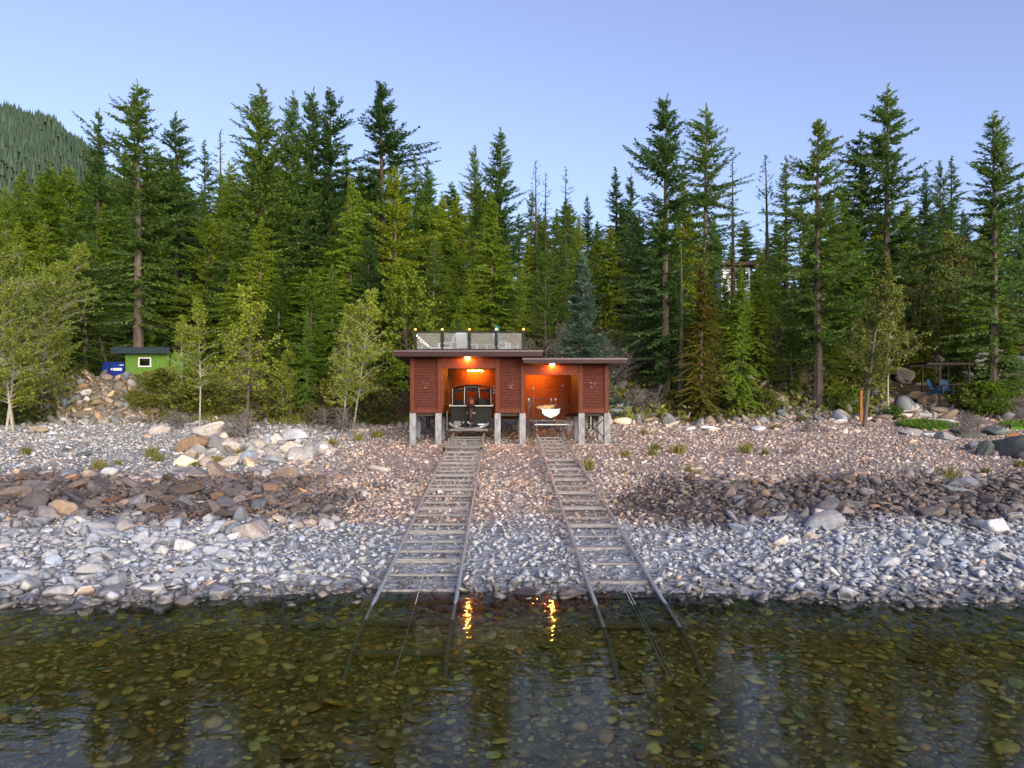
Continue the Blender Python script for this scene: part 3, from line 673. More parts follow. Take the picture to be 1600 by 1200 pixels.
# trees that can be told apart: px, top, distance, kind, variant, needles, width, label
BIG = [
 (216, 128, 53, 'openfir', 0, 'fir_needles', 1.12, 'tall fir with a bare pale trunk rising behind the green shed'),
 (273, 178, 58, 'fir', 1, 'fir_needles', 1.0, 'fir just right of the tall bare-trunked one behind the shed'),
 (152, 172, 62, 'spire', 0, 'fir_needles', 1.0, 'slender dark conifer standing against the far mountain'),
 (232, 240, 56, 'fir', 3, 'green_needles', 1.0, 'full dark fir hugging the tall bare trunk behind the shed'),
 (321, 222, 85, 'spire', 1, 'fir_needles', 1.0, 'small pointed conifer in the left skyline dip'),
 (345, 203, 88, 'snag', 0, 'fir_needles', 1.0, 'thin wispy conifer in the left skyline dip'),
 (408, 140, 56, 'fir', 3, 'fir_needles', 1.1, 'first of the four tall dark firs left of centre'),
 (458, 148, 58, 'fir', 0, 'fir_needles', .9, 'second of the four tall dark firs left of centre'),
 (487, 138, 60, 'fir', 1, 'fir_needles', .9, 'third of the four tall dark firs left of centre'),
 (514, 140, 58, 'fir', 2, 'fir_needles', 1.1, 'last of the four tall dark firs left of centre'),
 (598, 132, 57, 'fir', 1, 'fir_needles', 1.2, 'lone towering open-branched fir left of the boathouse'),
 (548, 275, 50, 'cedar', 0, 'green_needles', .9, 'green cedar with a pale thin trunk, left of the lone tall fir'),
 (618, 262, 49, 'openfir', 1, 'cedar_needles', 1.1, 'yellowish fir showing a long pale trunk, left of the boathouse'),
 (650, 243, 80, 'spire', 1, 'fir_needles', 1.0, 'small dark spire right of the lone tall fir'),
 (669, 250, 84, 'fir', 2, 'fir_needles', .9, 'fir at the edge of the central skyline dip'),
 (742, 228, 68, 'fir', 2, 'fir_needles', .8, 'thin-topped fir behind the boathouse deck'),
 (782, 203, 62, 'fir', 0, 'fir_needles', 1.0, 'tallest fir straight behind the boathouse'),
 (770, 300, 54, 'cedar', 1, 'cedar_needles', 1.0, 'dense yellow-green cedar behind the boathouse deck'),
 (838, 252, 78, 'snag', 1, 'fir_needles', .9, 'gaunt half-bare tree behind the lower roof'),
 (853, 270, 82, 'snag', 0, 'fir_needles', .9, 'short thin half-bare tree beside the gaunt one'),
 (884, 262, 80, 'snag', 0, 'fir_needles', 1.0, 'bare-topped spindly tree left of the skyline notch'),
 (868, 330, 58, 'fir', 3, 'fir_needles', .9, 'broad dark fir behind the blue spruce'),
 (919, 305, 84, 'spire', 0, 'fir_needles', 1.0, 'little dark conifer in the skyline notch'),
 (963, 260, 76, 'spire', 1, 'fir_needles', 1.15, 'pointed conifer left of the tallest right-hand fir'),
 (985, 272, 74, 'fir', 1, 'fir_needles', .8, 'twin conifer close against the tallest right-hand fir'),
 (1040, 148, 49, 'fir', 1, 'fir_needles', 1.05, 'towering black-green fir just right of the boathouse'),
 (1068, 262, 52, 'cedar', 2, 'cedar_needles', .8, 'yellow-green cedar between the two tall dark firs'),
 (1103, 166, 54, 'openfir', 0, 'fir_needles', 1.0, 'tall open fir over the rust-coloured tree'),
 (1145, 250, 60, 'snag', 0, 'fir_needles', 1.1, 'narrow pole-like conifer in front of the hill house'),
 (1198, 243, 66, 'snag', 1, 'fir_needles', 1.1, 'bare larch-like tree right of the hill house'),
 (1228, 243, 64, 'spire', 1, 'fir_needles', 1.0, 'slim dark conifer left of the grey-trunked fir'),
 (1278, 190, 46, 'openfir', 1, 'fir_needles', 1.15, 'fir with a thick grey trunk down to the gravel'),
 (1345, 205, 54, 'fir', 2, 'fir_needles', 1.0, 'companion fir merging with the highest right tree'),
 (1384, 136, 52, 'fir', 1, 'fir_needles', 1.15, 'highest lopsided fir in the right half'),
 (1444, 262, 66, 'spire', 0, 'fir_needles', .9, 'first of three small firs in the right skyline gap'),
 (1468, 252, 64, 'fir', 2, 'fir_needles', .8, 'middle one of three small firs in the right skyline gap'),
 (1487, 246, 66, 'spire', 1, 'fir_needles', 1.1, 'last of three small firs in the right skyline gap'),
 (1552, 178, 46, 'fir', 0, 'fir_needles', 1.05, 'large fir with branches sweeping over the right garden'),
 (1592, 285, 56, 'fir', 2, 'fir_needles', .9, 'dark fir cut by the right edge'),
 (1095, 408, 45.0, 'cedar', 1, 'rust_needles', 1.0, 'rust-orange half-dead cedar with a bare lower trunk'),
 (1063, 380, 47, 'snag', 0, 'green_needles', 1.2, 'slim fir with a reddish trunk beside the rust-coloured cedar'),
 (1156, 410, 45.5, 'cedar', 2, 'cedar_needles', .9, 'bright green cedar below the white hill house'),
 (1185, 388, 50, 'cedar', 0, 'green_needles', 1.0, 'shaggy cedar right of the white hill house'),
 (1000, 330, 54, 'fir', 3, 'fir_needles', 1.0, 'shadowy fir filling the gap behind the towering one'),
 (690, 300, 60, 'cedar', 2, 'cedar_needles', .9, 'yellow cedar in the central dip left of the deck'),
 (560, 300, 56, 'cedar', 1, 'cedar_needles', 1.0, 'golden green cedar beneath the lone tall fir'),
 (910, 405, 46.5, 'spruce', 0, 'blue_needles', 1.12, 'blue spruce standing right behind the boathouse'),
 (1330, 345, 50, 'cedar', 0, 'green_needles', 1.1, 'full cedar between the grey-trunked fir and the leaning tree'),
 (75, 255, 64, 'cedar', 2, 'cedar_needles', 1.1, 'golden cedar below the far mountain'),
 (1116, 452, 62, 'cedar', 0, 'cedar_needles', 1.5, 'yellow-green cedar hiding the lower left of the hill house'),
 (1180, 432, 58, 'cedar', 2, 'green_needles', 1.1, 'green cedar hiding the lower right of the hill house'),
 (1148, 456, 56, 'cedar', 1, 'cedar_needles', 1.0, 'shorter cedar directly below the hill house'),
 (480, 485, 45, 'cedar', 2, 'green_needles', .7, 'small green cedar among the young birches'),
]
for i, (px, top, d, kd, var, mt, wd_, lb) in enumerate(BIG):
    nm = {'cedar': 'cedar_tree', 'spruce': 'spruce_tree'}.get(kd, 'fir_tree')
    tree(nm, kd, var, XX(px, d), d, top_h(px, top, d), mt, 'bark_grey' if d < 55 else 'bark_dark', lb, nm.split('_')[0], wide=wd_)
# the rest of the stand
EX = [-80, 0, 60, 150, 200, 300, 340, 380, 540, 640, 700, 720, 800, 900, 940, 1000, 1150, 1200, 1250, 1300, 1400, 1430, 1500, 1600, 1680]
EY = [300, 300, 275, 270, 255, 262, 275, 250, 260, 285, 300, 290, 315, 335, 335, 320, 372, 380, 340, 315, 330, 350, 345, 315, 300]
REG = [(480, 'forest left of the boathouse'), (960, 'forest straight behind the boathouse'), (2000, 'forest right of the boathouse')]
fill = 0
LAY = [(98, 44, -30, 25, 15), (86, 46, -25, 35, 15), (74, 44, -5, 70, 14), (62, 42, 25, 110, 11), (54, 42, 60, 170, 8), (49, 34, 100, 220, 6)]
for dist, n, a, b_, mx in LAY:
    for k in range(n):
        px = -60 + 1720 * (k + random.uniform(.1, .9)) / n; d = dist + random.uniform(-4, 4)
        if dist < 50 and (570 < px < 1000 or 1085 < px < 1180): continue
        if dist < 66 and 925 < px < 1000: continue
        if dist < 58 and 890 < px < 1000: continue
        if dist < 52 and px < 330: continue
        if dist < 60 and 140 < px < 310: continue
        topy = float(np.interp(px, EX, EY)) + a + (b_ - a) * random.random() ** 1.2
        if dist < 66 and 1100 < px < 1180: topy = max(topy, 455 + random.random() * 40)
        h = top_h(px, topy, d)
        if h < 4.5: h = 4.5 + random.random() * 2
        rr = random.random()
        if rr < .46: kd, mt, nm, lb = 'cedar', ('cedar_needles' if random.random() < .72 else 'green_needles'), 'cedar_tree', 'yellow-green cedar crowded into the '
        elif rr < .82: kd, mt, nm, lb = 'fir', ('fir_needles' if random.random() < .5 else 'green_needles'), 'fir_tree', 'dark fir crowded into the '
        else: kd, mt, nm, lb = 'spire', ('green_needles' if random.random() < .6 else 'cedar_needles'), 'conifer_tree', 'slim pointed conifer crowded into the '
        rg = next(r_ for lim, r_ in REG if px < lim); pl = nm.split('_')[0] + 's of the ' + rg
        tree(nm, kd, random.randrange(12), XX(px, d), d, h, mt, 'bark_grey' if random.random() < .5 else 'bark_dark', lb + rg, nm.split('_')[0], pl, wide=random.uniform(.95, 1.45) * (1.15 if h < 9 else 1), tilt=(random.gauss(0, .025), random.gauss(0, .025)))
        fill += 1

def dtree(name, key, gen, H, px, base, h, mat, bark, label, cat, group=None, d=None, tilt=(0, 0), rz=0.0, wide=1.0):
    pr = proto(key, gen, H); d = d or hit(px, base); k = h / H
    o = thing(name, gp(XX(px, d), d, -.1), label, cat, group, rz); o.scale = (k * wide, k * wide, k); o.rotation_euler.x, o.rotation_euler.y = tilt
    if pr[0] is not None: link(bpy.data.objects.new('crown' if 'tree' in name else 'foliage', crown_mesh(pr, mat)), o)
    link(bpy.data.objects.new('trunk' if 'tree' in name else 'stems', trunk_mesh(pr, bark)), o); return o
YB = lambda s, **k: (lambda: deciduous(s, **k))
def hpx(px, base, top, d=None):
    d = d or hit(px, base); return (base - top) * d / F
dtree('birch_tree', 'y1', YB(1, H=8, Rm=1.5, cb=.30, cone=True, n_br=60, n_leaf=44, leaf=.14, rtr=.06), 8, 312, 666, hpx(312, 666, 465), 'young_leaves', 'bark_pale', 'slender young birch behind the split boulder', 'tree')
dtree('birch_tree', 'y2', YB(2, H=8, Rm=2.0, cb=.30, cone=True, n_br=84, n_leaf=44, leaf=.14, rtr=.07, dead=True), 8, 387, 682, hpx(387, 682, 448), 'young_leaves', 'bark_grey', 'young birch skirted with dead grey lower branches', 'tree')
dtree('birch_tree', 'y3', YB(3, H=8, Rm=2.1, cb=.2, cone=True, n_br=90, n_leaf=42, leaf=.14, rtr=.06, trunks=2), 8, 548, 672, hpx(548, 672, 460), 'young_leaves', 'bark_pale', 'broad young birch close left of the boathouse', 'tree')
dtree('birch_tree', 'y1', None, 8, 285, 660, hpx(285, 660, 500), 'young_leaves', 'bark_pale', 'smaller birch touching the right end of the green shed', 'tree', rz=2.0, d=44)
dtree('birch_tree', 'y4', YB(4, H=8, Rm=1.9, cb=.15, cone=True, n_br=70, n_leaf=64, leaf=.16, rtr=.05, trunks=2), 8, 445, 655, 5.2, 'young_leaves', 'bark_pale', 'low leafy birch between the dead-skirted birch and boathouse', 'tree', d=45)
dtree('cottonwood_tree', 'y5', YB(5, H=12, Rm=2.4, cb=.12, n_br=100, n_leaf=85, rtr=.07, trunks=3, leaf=.125), 12, 22, 672, hpx(22, 672, 320), 'young_leaves', 'bark_pale', 'tall multi-trunked cottonwood at the far left edge', 'tree')
dtree('cottonwood_tree', 'y6', YB(6, H=12, Rm=2.6, cb=.15, n_br=110, n_leaf=85, rtr=.06, trunks=2, leaf=.125, lean=(.10, 0)), 12, 62, 655, hpx(62, 655, 372), 'young_leaves', 'bark_pale', 'leafy cottonwood with white curved trunks beside the rock slope', 'tree')
dtree('cottonwood_tree', 'y6', None, 12, -22, 668, 10.5, 'young_leaves', 'bark_pale', 'cottonwood half outside the left edge', 'tree', rz=2.5)
dtree('maple_tree', 'y7', YB(7, H=9, Rm=2.6, cb=.15, n_br=80, n_leaf=80, rtr=.1, trunks=2, leaf=.18), 9, 640, 600, top_h(640, 425, 46.5), 'bright_leaves', 'bark_dark', 'bright green leafy tree over the left end of the boathouse roof', 'tree', d=46.5)
dtree('maple_tree', 'y8', YB(8, H=9, Rm=1.6, cb=.2, n_br=60, n_leaf=70, rtr=.07, leaf=.17), 9, 719, 560, top_h(719, 468, 48), 'bright_leaves', 'bark_dark', 'small bright green tree peeking over the deck railing', 'tree', d=48, wide=.8)
dtree('maple_tree', 'y8', None, 9, 935, 520, top_h(935, 378, 60), 'bright_leaves', 'bark_dark', 'lime green tree above the tip of the blue spruce', 'tree', d=60, rz=1.0)
dtree('maple_tree', 'y7', None, 9, 662, 420, top_h(662, 325, 66), 'bright_leaves', 'bark_dark', 'yellowish leafy tree high in the forest left of the deck', 'tree', d=66, rz=2.0)
dtree('aspen_tree', 'y9', YB(9, H=10, Rm=2.0, cb=.24, cone=True, n_br=90, n_leaf=80, rtr=.13, lean=(.12, 0), leaf=.16), 10, 1350, 668, hpx(1350, 668, 408), 'olive_leaves', 'bark_grey', 'leaning aspen with a dark slanted trunk by the orange post', 'tree')
dtree('aspen_tree', 'y10', YB(10, H=9, Rm=1.9, cb=.25, n_br=60, n_leaf=100, rtr=.06, leaf=.16), 9, 1388, 650, hpx(1388, 650, 430), 'olive_leaves', 'bark_pale', 'lighter aspen with a thin pale stem beside the leaning one', 'tree')
dtree('aspen_tree', 'y4', None, 8, 1430, 622, 7.5, 'shrub_leaves', 'bark_grey', 'bushy olive tree left of the pergola', 'tree', d=50, rz=1.2)
dtree('aspen_tree', 'y3', None, 8, 1410, 622, 9.5, 'olive_leaves', 'bark_grey', 'rounded olive tree above the pergola', 'tree', d=56, rz=.4)
dtree('aspen_tree', 'y7', None, 9, 1500, 600, 9.0, 'shrub_leaves', 'bark_grey', 'dense olive tree behind the pergola roof', 'tree', d=55, rz=.4)
dtree('maple_tree', 'y7', None, 9, 1130, 420, top_h(1130, 470, 63), 'olive_leaves', 'bark_dark', 'leafy olive tree below the left half of the hill house', 'tree', d=63, rz=.7, wide=1.2)
dtree('maple_tree', 'y7', None, 9, 1160, 420, top_h(1160, 468, 62), 'shrub_leaves', 'bark_dark', 'leafy dark tree below the right half of the hill house', 'tree', d=62, rz=2.7, wide=1.2)
# leaning dead pole behind the shed
ld = 52; o = thing('dead_tree', gp(XX(172, ld), ld), 'bare grey trunk leaning left behind the blue bin', 'tree'); a = gp(XX(172, ld), ld); q = P(118, 395, ld)
MB(a).tube([a, a + (q - a) * .5 + Vector((.1, 0, 0)), q], [.13, .10, .04], 8).build('trunk', 'bark_grey', o, smooth=True)
br = MB(a)
for k in range(9):
    t = .35 + .6 * k / 9; p0 = a + (q - a) * t; br.tube([p0, p0 + Vector((random.choice((-1, 1)) * random.uniform(.5, 1.1), random.uniform(-.4, .4), random.uniform(.1, .5)))], [.03, .008], 4)
br.build('branch', 'bark_grey', o)

# shrubs
SH = {
 'leafy': (lambda s: (lambda: deciduous(s, H=2.2, Rm=1.2, cb=.05, n_br=26, n_leaf=60, rtr=.025, trunks=3, leaf=.13, upr=.9))),
 'bare': (lambda s: (lambda: deciduous(s, H=2.0, Rm=.9, cb=.08, n_br=26, n_leaf=6, rtr=.018, trunks=5, leaf=.08, upr=1.1))),
}
SHR = [
 (18, 664, 2.6, 'leafy', 'shrub_leaves', 1.6, 'dark bush around the feet of the left cottonwoods'),
 (40, 640, 2.2, 'bare', 'dry_leaves', 1.5, 'twiggy grey bush under the left cottonwoods'),
 (272, 668, 1.2, 'bare', 'dry_leaves', 1.6, 'low mauve-brown bush beside the rounded grey boulder'),
 (300, 640, 2.0, 'leafy', 'olive_leaves', 1.7, 'olive bush in front of the right end of the shed'),
 (345, 650, 1.8, 'leafy', 'olive_leaves', 1.5, 'olive bush between the two slim birches'),
 (378, 684, 1.6, 'bare', 'dry_leaves', 1.5, 'grey twiggy bush round the dead-skirted birch'),
 (430, 650, 2.0, 'bare', 'dry_leaves', 1.4, 'brown bare bush right of the dead-skirted birch'),
 (462, 648, 2.0, 'leafy', 'olive_leaves', 1.5, 'olive bush above the white topped boulder'),
 (500, 668, 1.6, 'bare', 'shrub_leaves', 1.7, 'low dark thicket above the gravel left of the broad birch'),
 (530, 674, 1.5, 'bare', 'dry_leaves', 1.7, 'dark twiggy thicket under the broad birch'),
 (582, 664, 2.2, 'leafy', 'shrub_leaves', 1.4, 'green bush beside the boathouse left wall'),
 (612, 662, 2.2, 'bare', 'shrub_leaves', 1.2, 'thin grey bush touching the boathouse left wall'),
 (566, 650, 2.6, 'leafy', 'olive_leaves', 1.5, 'tall olive bush behind the broad birch'),
 (962, 600, 3.0, 'bare', 'dry_leaves', 1.6, 'tall dry brown brush right of the blue spruce'),
 (980, 585, 3.2, 'bare', 'dry_leaves', 1.5, 'pale dry brush up the slope behind the lower roof'),
 (850, 590, 3.0, 'bare', 'dry_leaves', 1.8, 'grey brush behind the lower roof, left of the spruce'),
 (868, 560, 3.0, 'bare', 'dry_leaves', 1.8, 'grey-brown brush tight against the left of the spruce'),
 (1008, 645, 2.0, 'bare', 'dry_leaves', 1.4, 'dark red-brown bush under the towering fir'),
 (1040, 640, 1.4, 'leafy', 'olive_leaves', 1.4, 'olive bush at the foot of the towering fir'),
 (1075, 640, 1.5, 'leafy', 'shrub_leaves', 1.3, 'green bush at the foot of the rust cedar'),
 (1130, 640, 1.8, 'leafy', 'olive_leaves', 1.4, 'yellowish bush right of the rust cedar'),
 (1200, 645, 1.6, 'leafy', 'olive_leaves', 1.5, 'yellow-olive bush left of the grey trunk'),
 (1263, 676, .9, 'bare', 'dry_leaves', 1.0, 'small bare bush on the gravel below the grey trunk'),
 (1238, 712, .7, 'bare', 'dry_leaves', 1.0, 'tiny bare bush low on the open gravel'),
 (1320, 648, 1.8, 'leafy', 'bright_leaves', 1.2, 'green bush left of the orange post'),
 (1395, 655, .9, 'leafy', 'grass_blades', 1.6, 'low bright green bush above the lawn'),
 (325, 655, 2.6, 'leafy', 'olive_leaves', 1.6, 'broad olive thicket behind the slim birches'),
 (410, 660, 2.4, 'leafy', 'olive_leaves', 1.6, 'olive thicket right behind the dead-skirted birch'),
 (475, 655, 2.4, 'bare', 'shrub_leaves', 1.6, 'dim brush below the small green cedar'),
 (520, 655, 2.8, 'leafy', 'olive_leaves', 1.5, 'yellowish thicket left of the broad birch'),
 (598, 650, 3.0, 'leafy', 'olive_leaves', 1.4, 'tall yellowish thicket hugging the boathouse corner'),
 (256, 612, 1.6, 'leafy', 'olive_leaves', 2.0, 'grassy thicket in front of the shed annex'),
 (1518, 684, 1.6, 'bare', 'dry_leaves', 1.3, 'bare reddish-brown bush over the lawn end'),
 (1540, 650, 2.2, 'leafy', 'bright_leaves', 1.5, 'bright yellow-green bush right of the bare brown one'),
 (1510, 640, 1.8, 'leafy', 'olive_leaves', 1.4, 'olive bush behind the bare brown bush'),
 (1590, 655, 1.6, 'bare', 'dry_leaves', 1.4, 'dark bare bush at the right edge below the rock face'),
 (100, 592, 1.2, 'leafy', 'olive_leaves', 1.8, 'low bush on the terrace left of the blue bin'),
 (125, 585, 2.4, 'leafy', 'bright_leaves', 1.5, 'green leafy bush beside the leaning dead trunk'),
 (240, 640, 1.0, 'leafy', 'olive_leaves', 1.8, 'grassy bush on the bank below the shed'),
 (215, 632, .9, 'leafy', 'olive_leaves', 1.6, 'small grassy bush on the bank below the shed window'),
]
for i, (px, py, h, kd, mt, wd_, lb) in enumerate(SHR):
    v = i % 3
    dtree('shrub', ('sh', kd, v), SH[kd](70 + v + (10 if kd == 'bare' else 0)), 2.2 if kd == 'leafy' else 2.0, px, py, h, mt, 'twig_brown' if mt != 'dry_leaves' else 'twig_grey', lb, 'shrub', rz=i * 1.1, wide=wd_)
# weeds on the beach
def weed_mesh(seed):
    r = np.random.default_rng(seed); n = 110; a = r.uniform(0, 6.28, n); sp = r.uniform(.15, .8, n)
    dd = unit(np.stack([np.cos(a) * sp, np.sin(a) * sp, np.ones(n)], 1)); C = np.stack([r.normal(0, .12, n), r.normal(0, .12, n), np.zeros(n)], 1)
    V, Q = kites(C, dd, unit(np.cross(dd, r.normal(size=(n, 3)))), r.uniform(.2, .6, n), r.uniform(.03, .06, n)); return npmesh('weed', V, Q, 'weed_leaves', tint=np.repeat(r.uniform(0, 1, n), 4))
WM = [weed_mesh(i) for i in range(4)]
for i, (px, py) in enumerate([(155, 735), (185, 728), (246, 722), (305, 730), (340, 727), (238, 715), (42, 712), (375, 712), (650, 690), (1006, 680), (1060, 710), (977, 714), (1024, 705), (920, 735), (1075, 738), (1090, 745), (1165, 708), (1195, 712), (1170, 702), (1020, 712), (1595, 730), (1540, 742), (1480, 750), (1210, 672), (1255, 660), (560, 690), (520, 696), (590, 684)]):
    p = onground(px, py); o = link(bpy.data.objects.new('weed_clump', WM[i % 4])); o.location = p; o.rotation_euler.z = i; s_ = random.uniform(.5, 1.05); o.scale = (s_,) * 3
    tag(o, 'straggly yellow-green weed clump on the beach ' + ('left of the rails' if px < 700 else 'right of the boathouse'), 'weed', 'weed clumps on the beach ' + ('left of the rails' if px < 700 else 'right of the boathouse'))
# undergrowth on the forest floor
def undergrowth():
    n = 60000; d = rng.uniform(44, 82, n); X = rng.uniform(-.80, .83, n) * d
    px = PX0 + F * X / d
    k = ~((px > 120) & (px < 290) & (d < 55)) & ~((np.abs(X - .4) < 6.5) & (d < 46)) & ~((px > 1390) & (d < 54)); X, d = X[k], d[k]; n = len(X)
    cl = .5 + .5 * np.clip(wav(X, d, 1.1, 3) / 1.4, -1, 1); h = rng.uniform(.0, 1.0, n) * (.25 + 1.1 * cl)
    C = np.stack([X, d, gz(X, d) + h], 1); dd = unit(rng.normal(0, 1, (n, 3)) + np.array((0, 0, .3))); L = rng.uniform(.15, .45, n)
    V, Q = kites(C, dd, unit(np.cross(dd, rng.normal(size=(n, 3)))), L, L * .5)
    t = np.clip(.5 + .35 * wav(X, d, .35, 1) / 1.5 + rng.normal(0, .2, n), 0, 1)
    o = link(bpy.data.objects.new('undergrowth', npmesh('undergrowth', V, Q, 'olive_leaves', tint=np.repeat(t, 4)))); tag(o, kind='stuff')
    n = 9000; d = rng.uniform(43, 49.5, n); X = rng.uniform(-30, -4, n); px = PX0 + F * X / d; k = (px > 225 - (d - 43) * 2) & (px < 640); X, d = X[k], d[k]; n = len(X)
    dd = unit(rng.normal(0, .45, (n, 3)) + np.array((0, 0, 1))); L = rng.uniform(.2, .55, n)
    V, Q = kites(np.stack([X, d, gz(X, d)], 1), dd, unit(np.cross(dd, rng.normal(size=(n, 3)))), L, L * .14)
    o = link(bpy.data.objects.new('bank_grass', npmesh('bank_grass', V, Q, 'olive_leaves', tint=np.repeat(rng.uniform(.2, 1, n), 4)))); tag(o, kind='stuff')
undergrowth()

# ------------------------------------------------------------------ boathouse
FY = 33.7; SC = F / FY
def hx(px): return (px - PX0) / SC
def hz(py): return CH + (PY0 - py) / SC
HO = Vector((.45, FY, 2.08)); house = thing('boathouse', HO, 'red-brown timber boathouse on concrete piers with two open bays', 'boathouse')
ZB = hz(645); ZT = 6.34; ZR = 6.02; BK = 40.7
Z0L, Z0R = -4.49, hx(951)
PANELS = [(641, 690), (774, 820), (904, 951)]
TRIM = [(641, 647.5), (683.5, 690), (774, 780.5), (813.5, 820), (904, 910.5), (944.5, 951)]
for i, (a, b_) in enumerate(PANELS):
    zt = ZT if i < 2 else ZR; s = MB(HO); z = ZB + .2
    while z < zt - .02:
        z1 = min(z + .135, zt); x0, x1 = hx(a) + .2, hx(b_) - .2; y = FY + .05
        s.add([(x0, y - .05, z), (x1, y - .05, z), (x1, y - .004, z1), (x0, y - .004, z1), (x0, y + .03, z), (x1, y + .03, z), (x1, y + .03, z1), (x0, y + .03, z1)],
              [(0, 1, 2, 3), (4, 7, 6, 5), (0, 4, 5, 1), (2, 6, 7, 3), (0, 3, 7, 4), (1, 5, 6, 2)]); z += .137
    s.build('siding_panel', 'siding', house)
    MB(HO).box(hx(a) + .205, hx(b_) - .205, FY - .02, FY + .1, ZB, ZB + .2).build('sill_board', 'trim_wood', house, .008)
for i, (a, b_) in enumerate(TRIM):
    MB(HO).box(hx(a), hx(b_), FY - .06, FY + .14, ZB - .01, (ZT if i < 4 else ZR) - .0).build('trim_post', 'trim_wood', house, .012)
# headers over the bays
s = MB(HO).box(hx(690) + .003, hx(774) - .003, FY - .03, FY + .12, hz(574), ZT - .005); s.box(hx(690) + .004, hx(774) - .004, FY - .075, FY - .031, hz(576), hz(572)); s.build('header', 'trim_wood', house, .006)
s = MB(HO).box(hx(820) + .003, hx(904) - .003, FY - .03, FY + .12, hz(584), ZR - .005); s.box(hx(820) + .004, hx(904) - .004, FY - .075, FY - .031, hz(586), hz(582)); s.build('header', 'trim_wood', house, .006)
# left top wall band over panels
# walls inside and out (planked)
def planked(x0, x1, y0, y1, z0, z1, name, mat, axis):
    s = MB(HO); z = z0
    while z < z1 - .02:
        zz = min(z + .19, z1)
        if axis == 'x': s.box(x0, x1, y0 + random.uniform(0, .012), y1, z + .016, zz)
        else: s.box(x0, x1 - random.uniform(0, .012), y0, y1, z + .016, zz)
        z += .19
    return s.build(name, mat, house)
planked(hx(690) - 1.4, hx(774) + .01, BK, BK + .12, ZB - .35, ZT - .02, 'back_wall', 'inner_wood', 'x')
planked(hx(820) - 1.3, hx(951) - .15, BK, BK + .12, ZB - .35, ZR - .02, 'back_wall', 'inner_wood', 'x')
planked(hx(641) - .02, hx(641) + .1, FY + .15, BK + .12, ZB, ZT - .02, 'side_wall', 'siding', 'y')
planked(hx(951) - .1, hx(951) + .02, FY + .15, BK + .12, ZB, ZR - .02, 'side_wall', 'siding', 'y')
planked(hx(690) - .13, hx(690) - .02, FY + .15, BK - 2.6, ZB, ZT - .02, 'bay_wall', 'inner_wood', 'y')
planked(hx(774) + .02, hx(774) + .13, FY + .15, BK - .01, ZB, ZT - .02, 'bay_wall', 'inner_wood', 'y')
planked(hx(820) - .13, hx(820) - .02, FY + .15, BK - .01, ZB, ZR - .02, 'bay_wall', 'inner_wood', 'y')
planked(hx(904) + .02, hx(904) + .13, FY + .15, BK - 3.4, ZB, ZR - .02, 'bay_wall', 'inner_wood', 'y')
# inner door posts seen at the back of the bays
MB(HO).box(hx(690) - .12, hx(690) + .06, BK - 2.55, BK - 2.4, ZB, ZT - .03).build('inner_post', 'inner_wood', house, .01)
MB(HO).box(hx(904) + .0, hx(904) + .16, BK - 3.35, BK - 3.2, ZB, ZR - .03).build('inner_post', 'inner_wood', house, .01)
MB(HO).box(hx(904) + .55, hx(904) + .75, BK - .14, BK - .02, ZB, ZR - .03).build('inner_post', 'inner_wood', house, .01)
# floors of the closed compartments and joists
for a, b_ in PANELS: MB(HO).box(hx(a) + .03, hx(b_) - .03, FY + .16, BK - .02, ZB - .16, ZB - .005).build('floor', 'bark_dark', house)
# roofs
def roof(x0, x1, zf, zb, yf, yb, th, cat):
    s = MB(HO); d_ = (zf - zb)
    s.add([(x0, yf, zf - th), (x1, yf, zf - th), (x1, yb, zb - th), (x0, yb, zb - th), (x0, yf, zf), (x1, yf, zf), (x1, yb, zb), (x0, yb, zb)],
          [(0, 3, 2, 1), (4, 5, 6, 7), (0, 1, 5, 4), (1, 2, 6, 5), (2, 3, 7, 6), (3, 0, 4, 7)])
    o = s.build('roof', 'fascia', house, .01)
    t = MB(HO); e = .035
    t.box(x0 - e, x1 + e, yf - e, yf - .002, zf - .055, zf + .03); t.box(x0 - e, x0 - .002, yf, yb, zf - .055, zf + .03); t.box(x1 + .002, x1 + e, yf, yb, zf - .055, zf + .03)
    t.build('roof_edge', 'roof_metal', o, .004); return o
RY = 32.75; rs = F / RY
r1 = roof((615 - PX0) / rs, (848 - PX0) / rs, 6.63, 6.62, RY, BK + .6, .27, '')
r2 = roof((817.5 - PX0) / rs, (980 - PX0) / rs, 6.255, 6.25, RY, BK + .55, .22, '')
MB(HO).box((848 - PX0) / rs - .3, (848 - PX0) / rs - .18, FY + .2, BK + .3, 6.26, 6.355).build('roof_upstand', 'fascia', house)
# piers
def pier(px, y, zt, w=.30):
    x = hx(px); g = float(gz(x, y)) - .25; MB(HO).box(x - w / 2, x + w / 2, y - w / 2 + .12, y + w / 2 + .12, g, zt).build('concrete_pier', 'concrete', house, .015)
PC = [644.8, 684.8, 777.5, 816.6, 908.7, 948.8]
for px in PC: pier(px, FY, ZB - .014)
for px in PC: pier(px, FY + 2.25, ZB - .165, .26)
for px in PC: pier(px, FY + 6.2, ZB - .165, .26)
def brace(a, b_, y):
    g = float(gz((hx(a) + hx(b_)) / 2, y)); MB(HO).bar((hx(a) + .13, y, g + .35), (hx(b_) - .13, y, ZB - .3), .045).build('cross_brace', 'dark_metal', house)
    MB(HO).bar((hx(a) + .13, y + .06, ZB - .3), (hx(b_) - .13, y + .06, g + .35), .045).build('cross_brace', 'dark_metal', house)
brace(908.7, 948.8, FY + .12); brace(777.5, 816.6, FY + 2.3); brace(644.8, 684.8, FY + 1.9)
for px in (929, 934, 660, 664): MB(HO).tube([(hx(px), FY + 2.0, float(gz(hx(px), FY + 2)) + .6), (hx(px), FY + 2.0, ZB - .17)], .04, 8).build('drain_pipe', 'dark_metal', house)
